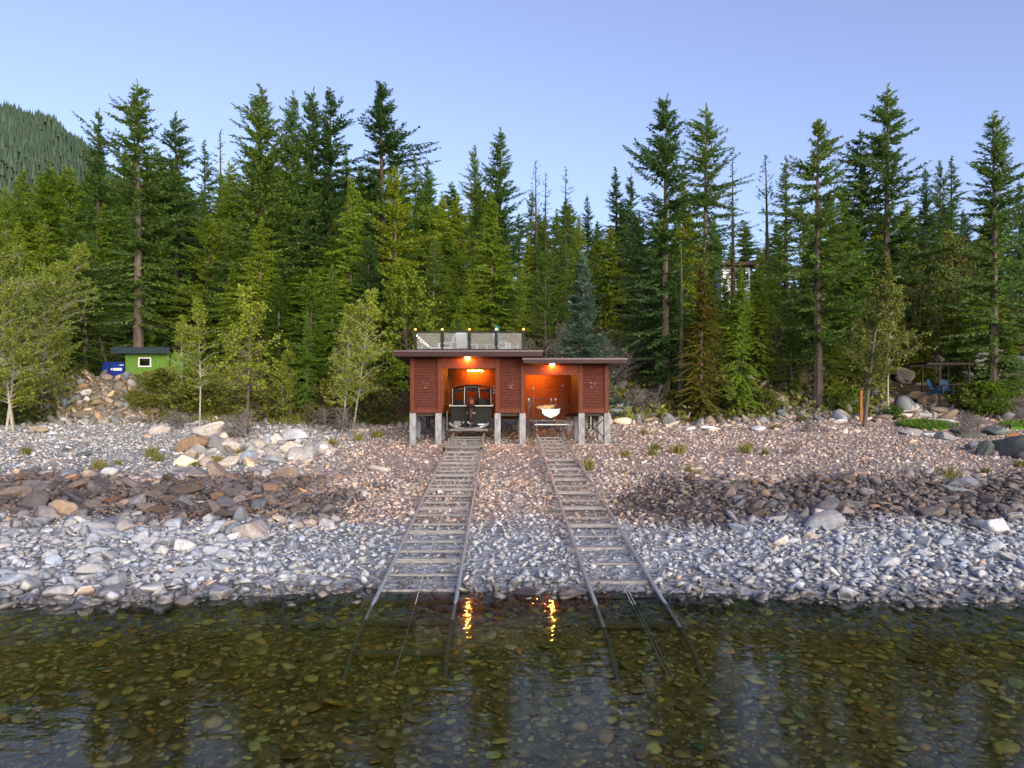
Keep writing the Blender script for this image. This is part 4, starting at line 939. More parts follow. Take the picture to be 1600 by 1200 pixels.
for a, b_ in ((768, 822), (898, 958)): MB(HO).box(hx(a), hx(b_), FY - .12, FY + .5, 1.9, 2.13).build('footing', 'concrete', house, .03)
# lamps under the eaves
def eave_lamp(px, py, name='wall_lamp', y=FY - .22):
    p = P(px, py, y); o = MB(HO).lathe(p + Vector((0, 0, .075)), [(.05, .10), (.06, .02), (.12, -.015), (.125, -.03), (.05, -.02)], 14).build(name, 'dark_metal', house, smooth=True)
    MB(HO).lathe(p, [(.03, -.13), (.09, -.095), (.12, -.02), (.09, .05), (.04, .078)], 16).build('bulb', 'bulb_orange', o, smooth=True)
    MB(HO).bar(p + Vector((0, .02, .16)), p + Vector((0, .24, .10)), .05).build('bracket', 'dark_metal', o)
eave_lamp(730.5, 558); eave_lamp(863, 567.5)
def ceiling_lamp(x, y, z):
    o = MB(HO).box(x - .5, x + .5, y - .07, y + .07, z - .01, z + .03).build('ceiling_lamp', 'dark_metal', house)
    MB(HO).tube([(x - .45, y, z - .03), (x + .45, y, z - .03)], .015, 10).build('tube_light', 'bulb_inside', o)
ceiling_lamp(-1.52, BK - .42, ZT - .12); ceiling_lamp(2.1, BK - 1.0, ZR - .04)
# roof deck railing
ry = FY - .35; r_s = F / ry
def rx(px): return (px - PX0) / r_s
def rzz(py): return CH + (PY0 - py) / r_s
rail = MB(HO).box(rx(646), rx(820), ry - .03, ry + .03, rzz(519.6), rzz(517.8)); xs = [649, 691, 733.5, 775.5, 818]
rail.box(rx(647), rx(647) + .05, ry + .032, 40.2, rzz(519.6), rzz(517.8)); rail.box(rx(819) - .05, rx(819), ry + .032, 40.2, rzz(519.6), rzz(517.8))
RL = rail.build('railing', 'dark_metal', house)
def rpost(x, y, lit=True):
    MB(HO).box(x - .055, x + .055, y - .055, y + .055, 6.634, rzz(517.5)).build('railing_post', 'dark_metal', RL)
    if lit:
        MB(HO).box(x - .07, x + .07, y - .07, y + .07, rzz(517.5) + .002, rzz(516.0)).build('post_cap', 'trim_wood', RL); MB(HO).lathe((x, y, rzz(516) + .002), [(.05, 0), (.06, .05), (.03, .085)], 10).build('cap_light', 'cap_light', RL)
for px in xs: rpost(rx(px), ry)
for y in (35.6, 37.9, 40.2): rpost(rx(649), y, False); rpost(rx(818), y, False)
for a, b_ in zip(xs[:-1], xs[1:]):
    MB(HO).box(rx(a) + .085, rx(b_) - .085, ry - .006, ry + .006, rzz(545), rzz(520.5)).build('glass_panel', 'rail_glass', RL)
    MB(HO).box(rx(a) + .056, rx(b_) - .056, ry - .02, ry + .02, rzz(546.8), rzz(545.2)).build('bottom_rail', 'dark_metal', RL)
yy = [ry, 35.6, 37.9, 40.2]
for a, b_ in zip(yy[:-1], yy[1:]):
    for px in (649, 818): MB(HO).box(rx(px) - .006, rx(px) + .006, a + .085, b_ - .085, rzz(545), rzz(520.5)).build('glass_panel', 'rail_glass', RL)
MB(HO).box((620 - PX0) / rs, (846 - PX0) / rs, RY + .1, BK + .5, 6.632, 6.66).build('deck_boards', 'drift_wood', house)
DK = 6.662
# wall ornaments on the closed panels
def ornament(px, py, seed, label):
    r = random.Random(seed); p = Vector((hx(px), FY - .02, hz(py))); o = MB()
    for k in range(6):
        a = Vector((r.uniform(-.22, .22), -.02 - .02 * r.random(), r.uniform(-.30, .34))); an = r.uniform(0, 6.28); l = r.uniform(.05, .16)
        o.tube([a, a + Vector((math.cos(an) * l, -.02, math.sin(an) * l))], .011, 5)
    o.tube([(-.2, -.012, -.28), (.05, -.014, -.05), (.16, -.012, .3)], .006, 5)
    for k in range(4): o.lathe((r.uniform(-.3, .3), -.03, r.uniform(-.2, .9)), [(.004, -.02), (.022, 0), (.004, .02)], 8)
    m = o.build('wall_ornament', 'ornament'); m.location = p; m.scale = (.62,) * 3; tag(m, label, 'ornament')
ornament(666, 603, 1, 'small metal wall ornament on the far left siding panel'); ornament(797, 603, 2, 'small metal wall ornament on the siding panel between the bays'); ornament(927, 603, 3, 'slanted metal wall ornament on the right siding panel')
# string of lights on the deck
sl = thing('string_lights', P(650, 521, ry + .3), 'diagonal string of small white bulbs behind the left glass panel', 'lights'); a = P(651, 521.5, ry + .3); b_ = P(671, 540, ry + 1.2)
MB(a).tube([a, a + (b_ - a) * .5 + Vector((0, 0, -.04)), b_], .008, 5).build('wire', 'dark_metal', sl)
for k in range(6):
    p = a + (b_ - a) * (k + .5) / 6 + Vector((0, 0, -.06)); MB(a).lathe(p, [(.01, .04), (.035, .0), (.01, -.04)], 8).build('bulb', 'string_bulb', sl)
# deck furniture
def adirondack(px, d, rz, label, col='white_plastic'):
    t = thing('adirondack_chair', Vector((XX(px, d), d, DK)), label, 'chair', 'white chairs on the roof deck', rz)
    s = MB()
    for k in range(5): s.box(-.27 + k * .11, -.27 + k * .11 + .095, -.30, .22, .30, .325, (R(8), 0, 0), (0, 0, .31))
    s.build('seat', col, t)
    s = MB()
    for k in range(5):
        h = 1.02 + .06 * math.sin(math.pi * (k + .5) / 5); s.box(-.27 + k * .11, -.27 + k * .11 + .095, .2, .225, .28, h, (R(-18), 0, 0), (0, .21, .30))
    s.box(-.28, .28, .226, .25, .6, .68, (R(-18), 0, 0), (0, .21, .30)); s.build('backrest', col, t)
    for sx in (-1, 1):
        MB().box(sx * .34 - .06, sx * .34 + .06, -.36, .34, .545, .57).build('armrest', col, t)
        MB().box(sx * .31 - .02, sx * .31 + .02, -.34, -.24, 0, .543).build('leg', col, t); MB().bar((sx * .31, -.28, .29), (sx * .31, .5, .02), .03, .1).build('leg', col, t)
    return t
def side_table(px, d, label):
    t = thing('side_table', Vector((XX(px, d), d, DK)), label, 'table', 'small white tables on the roof deck'); MB().box(-.25, .25, -.2, .2, .40, .43).build('tabletop', 'white_plastic', t, .01)
    for sx in (-1, 1):
        for sy in (-1, 1): MB().box(sx * .2 - .02, sx * .2 + .02, sy * .15 - .02, sy * .15 + .02, 0, .398).build('leg', 'white_plastic', t)
def lounger(px, d, rz, label):
    t = thing('sun_lounger', Vector((XX(px, d), d, DK)), label, 'lounger', None, rz); MB().box(-.3, .3, -.9, .2, .24, .30).build('seat', 'mattress', t, .02)
    MB().box(-.3, .3, .2, .9, .26, .32, (R(32), 0, 0), (0, .2, .28)).build('backrest', 'mattress', t, .02)
    for sx in (-.26, .26):
        for sy in (-.8, .12): MB().box(sx - .025, sx + .025, sy - .025, sy + .025, 0, .238).build('leg', 'white_plastic', t)
adirondack(697, 34.8, R(-70), 'white slatted chair turned sideways behind the second glass panel')
adirondack(723, 34.6, R(180 - 8), 'white slatted chair with its back to us by the middle post')
adirondack(785, 34.6, R(75), 'white slatted chair seen side-on beside the closed parasol')
side_table(739, 34.3, 'small white table just right of the middle railing post'); side_table(767, 34.4, 'small white table left of the closed parasol')
lounger(680, 34.7, R(80), 'low white lounger under the string of lights'); 
t = thing('footstool', Vector((XX(803, 34.4), 34.4, DK)), 'white slanted footstool by the right end of the railing', 'footstool'); MB().box(-.28, .28, -.2, .2, .28, .31, (R(0), R(-25), 0)).build('seat', 'white_plastic', t)
for sx in (-.2, .2):
    for sy in (-.15, .15): MB().box(sx - .02, sx + .02, sy - .02, sy + .02, 0, .27 + sx * .4).build('leg', 'white_plastic', t)
for i, px in enumerate((655, 659)):
    m = MB().lathe((0, 0, 0), [(.05, 0), (.06, .12), (.03, .2), (.035, .3)], 10).build('deck_lantern', 'white_plastic'); m.location = Vector((XX(px, 34.2), 34.2, DK)); tag(m, ('tall' if i else 'short') + ' white lantern on the deck behind the left glass panel', 'lantern'); m.scale = (1, 1, 1.2 if i else .9)
t = thing('parasol', Vector((XX(776, 34.0), 34.0, DK)), 'closed teal parasol standing above the deck railing', 'parasol')
MB().lathe((0, 0, 0), [(.22, 0), (.22, .05), (.04, .07), (.03, .4)], 12).build('base', 'dark_metal', t); MB().tube([(0, 0, .4), (0, 0, 1.22)], .02, 8).build('pole', 'dark_metal', t)
MB().lathe((0, 0, 0), [(.10, .35), (.13, .6), (.12, .9), (.10, 1.05), (.13, 1.12), (.10, 1.25), (.02, 1.34)], 12).build('canopy', 'teal_canvas', t, smooth=True)

# ------------------------------------------------------------------ boat rails
def tz(d): return -1.60 + .1228 * d
def track(cx, g, d0, d1, label, ties, ov, trestles):
    o0 = Vector((cx, 14, tz(14))); t = thing('rail_track', o0, label, 'rails', 'boat launching rails')
    for sx in (-1, 1):
        pts = [(cx + sx * g, dd, tz(dd) + .02 + .012 * math.sin(dd * 1.7 + sx)) for dd in np.linspace(d0, d1, 30)]
        MB(o0).tube(pts, .040, 8).build('rail', 'steel', t, smooth=True)
        MB(o0).tube([(cx + sx * g, dd, tz(dd) + .02 - .25 * max(0, 11.2 - dd) ** 2) for dd in np.linspace(10.2, d0, 9)], .040, 8).build('submerged_rail', 'tie_wet', t, smooth=True)
    for dd, w_, hh in ties:
        dd += random.uniform(-.1, .1); a = random.uniform(-.03, .03); MB(o0).box(cx - g - ov + a, cx + g + ov * .55 + a, dd - w_, dd + w_, tz(dd) - .022 - hh, tz(dd) - .018, (0, 0, R(random.uniform(-1, 1)))).build('tie', 'tie_wet' if dd < 13 else 'tie_wood', t, .01)
    for dd in trestles:
        gl = float(gz(cx, dd)) - .1
        for sx in (-1, 1): MB(o0).box(cx + sx * g - .03, cx + sx * g + .03, dd - .03, dd + .03, gl, tz(dd) - .018).build('trestle_leg', 'galvanised', t)
        MB(o0).bar((cx - g, dd, tz(dd) - .06), (cx + g, dd, tz(dd) - .06), .06).build('crossbar', 'galvanised', t)
        if tz(dd) - gl > .35: MB(o0).bar((cx - g, dd + .04, tz(dd) - .1), (cx + .1, dd + .04, gl + .12), .03).build('crossbar', 'galvanised', t); MB(o0).bar((cx + g, dd + .04, tz(dd) - .1), (cx - .1, dd + .04, gl + .12), .03).build('crossbar', 'galvanised', t)
track(-1.61, .76, 11.9, 40.0, 'wide steel boat rails on grey ties running into the left bay', [(10.9, .05, .06), (12.0, .05, .06)] + [(12.75 + k * .78 + (.18 if k % 3 == 0 else 0), .03 if k % 3 else .05, .05 + .05 * (k % 3 == 0)) for k in range(22)], .06, (30.2, 31.2, 32.0, 32.8, 33.5))
track(2.40, .65, 11.6, 40.0, 'narrower steel boat rails running into the right bay', [(12.0, .09, .08), (13.2, .04, .04), (14.0, .09, .12)] + [(15.1 + k * .95 + (.15 if k % 2 else 0), .065 if k % 2 else .028, .10 if k % 2 else .04) for k in range(14)], .18, (29.6, 30.6, 31.6, 32.5, 33.4))
for cx, da, db, lb in ((-1.60, 9.9, 19.0, 'single thin winch cable down the middle of the left rails'), (2.40, 9.9, 14.2, 'thin winch cable down the right rails, left one of two'), (2.46, 9.9, 14.2, 'thin winch cable down the right rails, right one of two')):
    m = MB((cx, 14, .1)).tube([(cx + .015 * math.sin(dd * .7) + .006 * (14 - dd), dd, tz(dd) + .05) for dd in np.linspace(da, db, 24)], .009, 6).build('winch_cable', 'cable'); m.location = (cx, 14, .1); tag(m, lb, 'cable')
# wheeled beam resting on the left rails
dd = 29.6; t = thing('rail_trolley', Vector((-1.61, dd, tz(dd))), 'low grey trolley beam resting across the left rails', 'trolley')
MB().box(-.9, .85, -.1, .1, .06, .16).build('beam', 'galvanised', t, .01); MB().box(-.75, -.35, .15, .6, .07, .13).build('plate', 'galvanised', t, .01); MB().box(-.7, .35, .62, .68, .06, .12).build('beam', 'galvanised', t)
for sx in (-.86, .76): MB().tube([(sx - .05, -.12, .03), (sx + .05, -.12, .03)], .09, 12).build('wheel', 'dark_metal', t)
MB().box(-.72, -.66, .3, .36, .13, .5).build('post', 'galvanised', t)

# ------------------------------------------------------------------ boats
# motor boat, stern towards the lake
B0 = Vector((-1.50, 34.25, 2.98)); boat = thing('motor_boat', B0, 'dark motor boat with canvas top and outboard, stern out of the left bay', 'boat')
def hull(L, hw, dep, dead):
    rings = []
    for t in np.linspace(0, 1, 12):
        w_ = hw * (1 - .92 * max(0, (t - .45) / .55) ** 2.2); zk = .0 + dep * .75 * max(0, (t - .6) / .4) ** 2; zc = dead + (dep * .45) * max(0, (t - .5) / .5) ** 1.6; zg = dep + .12 * t
        y = L * t; rings.append([Vector(v) for v in ((-w_, y, zg), (-w_ * .97, y, zc + .30 * (zg - zc)), (-w_ * .86, y, zc), (0, y, zk), (w_ * .86, y, zc), (w_ * .97, y, zc + .3 * (zg - zc)), (w_, y, zg), (w_ * .92, y, zg), (w_ * .88, y, zc + .25), (-w_ * .88, y, zc + .25), (-w_ * .92, y, zg))])
    return rings
MB().loft(hull(6.0, 1.04, 1.02, .28)).build('hull', 'hull_dark', boat)
tq = [(-1.03, 1.0), (-1.0, .5), (-.89, .285), (0, .01), (.89, .285), (1.0, .5), (1.03, 1.0)]
MB().loft([[Vector((x, y, z)) for x, z in tq] for y in (-.03, .05)]).build('transom', 'hull_dark', boat)
MB().box(-1.08, 1.08, -.38, .03, 1.003, 1.058).build('swim_platform', 'aluminium', boat, .012)
MB().tube([(-1.07, y, 1.08 + .1 * y / 6) for y in np.linspace(.04, 3.4, 8)], .035, 8).build('gunwale', 'aluminium', boat); MB().tube([(1.07, y, 1.08 + .1 * y / 6) for y in np.linspace(.04, 3.4, 8)], .035, 8).build('gunwale', 'aluminium', boat)
# canvas enclosure
def arch(x, h): return 1.06 + h * (1 - .16 * (abs(x) / .95) ** 2.4)
xsA = np.linspace(-.95, .95, 15)
s = MB()
for yA, yB in ((.5, 2.6),):
    top = [Vector((x, yA, arch(x, 1.02))) for x in xsA]; bot = [v + Vector((0, yB - yA, .06)) for v in top]
    s.loft([top + [v + Vector((0, 0, .035)) for v in top[::-1]], bot + [v + Vector((0, 0, .035)) for v in bot[::-1]]])
CN = s.build('canopy', 'canvas_dark', boat)
s = MB(); y = .5
for x0, x1 in ((-.95, -.86), (-.42, -.25), (.25, .40), (.87, .95)): s.box(x0, x1, y - .015, y + .015, 1.05, arch(max(abs(x0), abs(x1)), 1.0))
s.box(-.86, -.42, y - .015, y + .015, 1.06, 1.28); s.box(.40, .87, y - .015, y + .015, 1.06, 1.34); s.box(-.25, .25, y - .015, y + .015, 1.06, 1.36)
s.box(-.86, -.42, y - .015, y + .015, 1.76, 1.89); s.box(.40, .87, y - .015, y + .015, 1.78, 1.89); s.box(-.25, .25, y - .015, y + .015, 1.78, 2.03)
s.build('canvas_curtain', 'canvas_dark', CN)
for x0, x1, z0, z1 in ((-.86, -.42, 1.28, 1.76), (-.25, .25, 1.36, 1.78), (.40, .87, 1.34, 1.78)): MB().box(x0, x1, y - .004, y + .004, z0, z1).build('window', 'clear_vinyl', CN)
for sx in (-1, 1):
    s = MB().tube([(sx * .98, .5, 1.05), (sx * .97, .5, 1.92)], .02, 6); s.tube([(sx * .98, 2.5, 1.08), (sx * .97, 1.5, 1.95)], .02, 6); s.build('frame_pole', 'aluminium', CN)
    MB().box(sx * .95 - .01, sx * .95 + .01, .52, 2.5, 1.1, 1.35).build('canvas_curtain', 'canvas_dark', CN)
MB().tube([(-.30, .47, 2.0), (.26, .47, 2.0)], .03, 8).build('top_light', 'aluminium', CN)
MB().tube([(-.38, .46, 1.1), (-.36, .46, 2.0)], .028, 8).build('frame_pole', 'aluminium', CN); MB().tube([(.42, .46, 1.3), (.34, .46, 1.98)], .03, 8).build('frame_pole', 'aluminium', CN)
MB().box(.32, .78, .12, .45, 1.05, 1.42).build('seat', 'canvas_dark', boat, .05); MB().box(-.8, -.4, .15, .45, 1.05, 1.32).build('seat', 'canvas_dark', boat, .05)
# outboard tilted
om = MB(); 
cow = [[Vector((sx * a, yb + b_, z)) for sx, b_ in ((-1, -.12), (-.8, -.22), (.8, -.22), (1, -.12), (1, .14), (.7, .24), (-.7, .24), (-1, .14))] for a, yb, z in ((.17, -.55, .95), (.21, -.58, 1.05), (.23, -.60, 1.22), (.20, -.60, 1.36), (.13, -.57, 1.44))]
OB = om.loft(cow).build('outboard_motor', 'motor_black', boat, .02, True)
MB().box(-.225, -.19, -.76, -.42, 1.08, 1.32, (R(0), 0, 0)).build('motor_panel', 'motor_red', OB, .012); MB().box(.0, .12, -.835, -.82, 1.12, 1.3).build('motor_panel', 'motor_red', OB, .005)
MB().loft([[Vector((sx * w_, yc + sy * l, z)) for sx, sy in ((-1, -1), (1, -1), (1, 1), (-1, 1))] for w_, l, yc, z in ((.13, .16, -.55, .96), (.09, .15, -.58, .7), (.07, .14, -.62, .45), (.055, .12, -.66, .2))]).build('leg', 'motor_black', OB, .015, True)
MB().tube([(0, -.9, .12), (0, -.72, .16), (0, -.45, .14)], [.03, .085, .04], 10).build('gearcase', 'galvanised', OB, smooth=True)
MB().add([(-.0, -.75, .1), (.0, -.55, .1), (.0, -.58, -.12), (.02, -.75, .1), (.02, -.55, .1), (.02, -.58, -.12)], [(0, 1, 2), (3, 5, 4), (0, 3, 4, 1), (1, 4, 5, 2), (2, 5, 3, 0)]).build('skeg', 'galvanised', OB)
s = MB()
for k in range(3):
    a = k * 2.094 + .4; s.add([(0, -.9, .12), (math.cos(a - .35) * .17, -.88, .12 + math.sin(a - .35) * .17), (math.cos(a + .1) * .19, -.92, .12 + math.sin(a + .1) * .19), (math.cos(a + .4) * .13, -.95, .12 + math.sin(a + .4) * .13)], [(0, 1, 2, 3)])
s.build('propeller', 'aluminium', OB)
MB().box(-.22, .22, -.36, -.02, .62, .72).build('motor_bracket', 'galvanised', boat, .02)
# cradle under it
CR = Vector((-1.61, 34.4, tz(34.4))); cr = thing('boat_cradle', CR, 'galvanised boat cradle on the left rails under the dark motor boat', 'cradle')
for dd in (0.0, 3.2): MB().box(-.95, .95, dd - .06, dd + .06, .12, .24).build('crossbeam', 'galvanised', cr, .01)
MB().loft([[Vector((x, -.12 + y, z + .02 + .30 * (abs(x) / 1.0) ** 2)) for y, z in ((0, .12), (0, .26), (.1, .26), (.1, .12))] for x in np.linspace(-1, 1, 13)]).build('bunk', 'galvanised', cr)
for sx in (-1, 1):
    MB().box(sx * .62 - .07, sx * .62 + .07, -.15, 4.0, .30, .40).build('bunk', 'drift_wood', cr, .015); MB().box(sx * .76 - .05, sx * .76 + .05, 0.07, 3.13, .13, .23).build('side_beam', 'galvanised', cr, .008)
    MB().tube([(sx * 1.12, 0, .15), (sx * 1.12, 0, 1.15)], .028, 8).build('guide_post', 'galvanised', cr); MB().tube([(sx * .9, -.02, .16), (sx * 1.3, -.02, .16)], .025, 6).build('guide_arm', 'galvanised', cr)
    for dd in (-.05, 3.2): MB().tube([(sx * .76 - .04, dd, .075), (sx * .76 + .04, dd, .075)], .075, 12).build('wheel', 'dark_metal', cr)
MB().box(-.75, -.4, -.2, -.13, .38, .62).build('junction_box', 'galvanised', cr, .01); MB().lathe((-.28, -.2, .55), [(.01, -.05), (.05, 0), (.01, .05)], 10).build('roller', 'white_plastic', cr)
MB().box(.45, .8, -.2, -.12, .44, .49).build('guide_plate', 'white_plastic', cr)
# dinghy in the right bay
D0 = Vector((2.52, 34.7, 3.34)); dg = thing('dinghy', D0, 'white dinghy half covered with a tan tarp in the right bay', 'dinghy')
rings = []
for t in np.linspace(0, 1, 12):
    w_ = .46 * (math.sin(math.pi * (.28 + .6 * t)) ** .6); zk = .10 * (1 - t) ** 2 if t < .5 else .32 * (t - .5) ** 2; y = 3.0 * t
    rings.append([Vector(v) for v in ((-w_, y, .52), (-w_ * .96, y, .30), (-w_ * .6, y, .10 + zk), (0, y, zk), (w_ * .6, y, .10 + zk), (w_ * .96, y, .30), (w_, y, .52), (w_ * .9, y, .50), (w_ * .55, y, .22 + zk), (-w_ * .55, y, .22 + zk), (-w_ * .9, y, .50))])
MB().loft(rings).build('hull', 'white_paint', dg, 0, True)
tq = [(-.45, .52), (-.43, .30), (-.27, .17), (0, .07), (.27, .17), (.43, .30), (.45, .52)]
MB().loft([[Vector((x, y, z)) for x, z in tq] for y in (-.03, .03)]).build('transom', 'white_paint', dg)
MB().tube([(-.47, .0, .53), (-.45, 1.2, .54), (-.3, 2.7, .54)], .03, 8).build('gunwale', 'drift_wood', dg); MB().tube([(.47, .0, .53), (.45, 1.2, .54), (.3, 2.7, .54)], .03, 8).build('gunwale', 'drift_wood', dg)
tp = thing('tarp', D0 + Vector((-.20, .55, .52)), 'crumpled tan tarp draped over the white dinghy', 'tarp'); V, Fc = rockshape(77, 4, k=5, planes=18, flat=.5)
V = V * np.array((.66, .70, .95)); V[:, 2] = np.maximum(V[:, 2], -.02) + .03 * np.sin(V[:, 0] * 17) * np.cos(V[:, 1] * 9)
link(bpy.data.objects.new('cloth', npmesh('cloth', V, Fc, 'canvas_tan', smooth=True)), tp)
# cart under the dinghy
C0 = Vector((2.40, 34.6, tz(34.6))); ct = thing('boat_cart', C0, 'light wheeled cart on the right rails under the white dinghy', 'cart')
MB().tube([(-1.0, 0, .62), (1.0, 0, .62)], .028, 8).build('crossbar', 'galvanised', ct); MB().tube([(-.72, -.05, .42), (1.05, -.05, .42)], .028, 8).build('crossbar', 'white_paint', ct)
for sx in (-1, 1):
    MB().tube([(sx * .62, -.05, .1), (sx * .62, -.05, .6)], .028, 8).build('upright', 'galvanised', ct); MB().tube([(sx * .62, 0, .12), (sx * .62, 2.6, .12)], .03, 8).build('side_beam', 'galvanised', ct)
    for dd in (0., 2.4): MB().tube([(sx * .65 - .03, dd, .07), (sx * .65 + .03, dd, .07)], .07, 12).build('wheel', 'dark_metal', ct)
    MB().bar((sx * .3, 0, .63), (sx * .3, 2.4, .68), .07, .07).build('bunk', 'drift_wood', ct)
# guide frames with white rollers inside the right bay
def guide(px, top, label, arms):
    d_ = 36.4; b0 = Vector((XX(px, d_), d_, float(gz(XX(px, d_), d_)))); t = thing('guide_post', b0, label, 'guide post'); zt = P(px, top, d_).z
    MB(b0).tube([b0, (b0.x, b0.y, zt)], .03, 8).build('pole', 'galvanised', t); MB(b0).lathe((b0.x, b0.y, zt), [(.04, -.06), (.055, 0), (.04, .06)], 10).build('cap', 'white_plastic', t)
    for (pxa, pya, pxb, pyb) in arms: MB(b0).tube([P(pxa, pya, d_), P((pxa + pxb) / 2, (pya + pyb) / 2 + 1, d_), P(pxb, pyb, d_)], .022, 6).build('arm', 'galvanised', t)
guide(826, 624, 'short guide post with long arm, leftmost in the right bay', [(826, 623, 856, 623.5), (830, 630, 853, 630), (827, 637, 828, 624)])
guide(861, 624, 'guide post just left of the two white-tipped ones over the dinghy', [(861, 624, 858, 636)]); guide(868, 624, 'guide post with white tip directly over the dinghy', [(868, 624, 870, 636)])
guide(879, 603, 'tall dark guide post with white head at the right of the bay', [(879, 632, 896, 632)]); guide(833, 607, 'tall thin guide post at the left of the right bay', [])
for i, (px, py) in enumerate(((772, 604), (772.5, 609), (772, 614))):
    m = MB().lathe((0, 0, 0), [(.02, -.05), (.05, 0), (.02, .05)], 8).build('hanging_buoy', 'white_plastic'); m.location = P(px, py, 34.6); tag(m, ('top', 'middle', 'lowest')[i] + ' of three small white floats on the left bay wall', 'buoy')

# ------------------------------------------------------------------ green shed and blue bin
sd = 50.0; SX = lambda px: XX(px, sd); SZ = lambda py: CH + (PY0 - py) * sd / F
S0 = Vector((SX(230), sd, SZ(592))); shd = thing('garden_shed', S0, 'small lime green shed with a flat dark roof and white window', 'shed')
s = MB(S0); x = SX(196)
while x < SX(263) - .01:
    s.box(x, min(x + .245, SX(263)), sd + random.uniform(0, .012), sd + .10, SZ(600), SZ(548)); x += .25
s.box(SX(196) + .01, SX(196) + .09, sd + .11, sd + 2.3, SZ(600), SZ(548)); s.box(SX(263) - .09, SX(263) - .01, sd + .11, sd + 2.3, SZ(600), SZ(548)); s.box(SX(196) + .1, SX(263) - .1, sd + 2.2, sd + 2.28, SZ(600), SZ(548)); s.build('wall', 'shed_green', shd)
MB(S0).box(SX(264), SX(283), sd + .35, sd + 2.2, SZ(600), SZ(551)).build('side_annex', 'shed_green', shd, .01); MB(S0).box(SX(261.5), SX(264) , sd - .03, sd + .05, SZ(600), SZ(548.5)).build('corner_board', 'shed_green', shd)
s = MB(S0).add([(SX(181), sd - .5, SZ(546.5)), (SX(270), sd - .5, SZ(546.5)), (SX(270), sd + 2.6, SZ(546.5) - .1), (SX(181), sd + 2.6, SZ(546.5) - .1), (SX(181), sd - .5, SZ(544) ), (SX(270), sd - .5, SZ(544)), (SX(270), sd + 2.6, SZ(544) - .1), (SX(181), sd + 2.6, SZ(544) - .1)], [(0, 3, 2, 1), (4, 5, 6, 7), (0, 1, 5, 4), (1, 2, 6, 5), (2, 3, 7, 6), (3, 0, 4, 7)])
s.box(SX(180), SX(271), sd - .56, sd - .502, SZ(553.5), SZ(543.8)); s.build('roof', 'roof_felt', shd)
fr = MB(S0); x0, x1, z0, z1 = SX(216.5), SX(236.5), SZ(573.5), SZ(558.5)
fr.box(x0, x1, sd - .05, sd - .002, z1 - .09, z1); fr.box(x0, x1, sd - .05, sd - .002, z0, z0 + .09); fr.box(x0, x0 + .09, sd - .05, sd - .002, z0 + .092, z1 - .092); fr.box(x1 - .09, x1, sd - .05, sd - .002, z0 + .092, z1 - .092)
wn = fr.build('window', 'white_paint', shd); MB(S0).box(x0 + .09, x1 - .09, sd - .03, sd - .012, z0 + .092, z1 - .092).build('pane', 'window_glass', wn)
b0 = Vector((SX(178), sd - .1, SZ(588))); bn = thing('waste_bin', b0, 'blue metal waste container with a white label beside the green shed', 'bin')
MB(b0).add([(SX(160), sd - .3, SZ(592)), (SX(195), sd - .3, SZ(592)), (SX(195), sd + 1.1, SZ(592)), (SX(160), sd + 1.1, SZ(592)), (SX(162), sd - .1, SZ(567)), (SX(195), sd - .1, SZ(567)), (SX(195), sd + 1.1, SZ(565.5)), (SX(162), sd + 1.1, SZ(565.5))], [(0, 3, 2, 1), (4, 5, 6, 7), (0, 1, 5, 4), (1, 2, 6, 5), (2, 3, 7, 6), (3, 0, 4, 7)]).build('body', 'bin_blue', bn, .03)
MB(b0).box(SX(161.5), SX(195.5), sd - .16, sd - .1, SZ(567.3), SZ(565.8)).build('lid_edge', 'bin_blue', bn, .01)
MB(b0).box(SX(180), SX(193.5), sd - .27, sd - .235, SZ(579.5), SZ(575.5)).build('label_plate', 'white_paint', bn); MB(b0).lathe((SX(177.5), sd - .245, SZ(577.5)), [(.01, -.09), (.07, -.05), (.09, 0), (.07, .05), (.01, .09)], 12).build('emblem', 'white_paint', bn)
MB(b0).box(SX(189), SX(195), sd - .20, sd - .16, SZ(571.3), SZ(570)).build('label_plate', 'white_paint', bn)
for px in (166, 174): MB(b0).box(SX(px), SX(px) + .07, sd - .31, sd - .2, SZ(591), SZ(570)).build('rib', 'bin_blue', bn)

# ------------------------------------------------------------------ right bank: garden, pergola, houses
def poly_sheet(pts, name, mat, dz=.06, kind='structure', th=.12):
    n = len(pts); G = [onground(px, py) for px, py in pts]; s = MB()
    c = sum(G, Vector()) / n; s.add([g + Vector((0, 0, dz)) for g in G] + [g + Vector((0, 0, dz - th - .3)) for g in G], [tuple(range(n))] + [(i, i + n, (i + 1) % n + n, (i + 1) % n) for i in range(n)])
    o = s.build(name, mat); tag(o, kind=kind); return o, G
simple('lawn_soil', (.055, .125, .012), .9, var=.3, scale=(3, 3, 3), bmp=.4)
for pts in ([(1402, 667), (1440, 672), (1470, 674), (1495, 668), (1470, 661), (1430, 660), (1404, 662)], [(1580, 672), (1640, 674), (1640, 664), (1584, 665)]):
    o, G = poly_sheet(pts, 'lawn', 'lawn_soil', .18)
    n = 2600; X0, X1 = min(g.x for g in G), max(g.x for g in G); Y0, Y1 = min(g.y for g in G), max(g.y for g in G)
    X = rng.uniform(X0, X1, n); d = rng.uniform(Y0, Y1, n); cx, cy = (X0 + X1) / 2, (Y0 + Y1) / 2
    k = ((X - cx) / (X1 - X0) * 2) ** 2 + ((d - cy) / (Y1 - Y0) * 2) ** 2 < .95; X, d = X[k], d[k]; n = len(X)
    dd = unit(rng.normal(0, .35, (n, 3)) + np.array((0, 0, 1))); L = rng.uniform(.12, .26, n)
    V, Q = kites(np.stack([X, d, gz(X, d) + .12], 1), dd, unit(np.cross(dd, rng.normal(size=(n, 3)))), L, L * .18)
    o = link(bpy.data.objects.new('lawn_grass', npmesh('lawn_grass', V, Q, 'grass_blades', tint=np.repeat(rng.uniform(0, 1, n), 4)))); tag(o, kind='stuff')
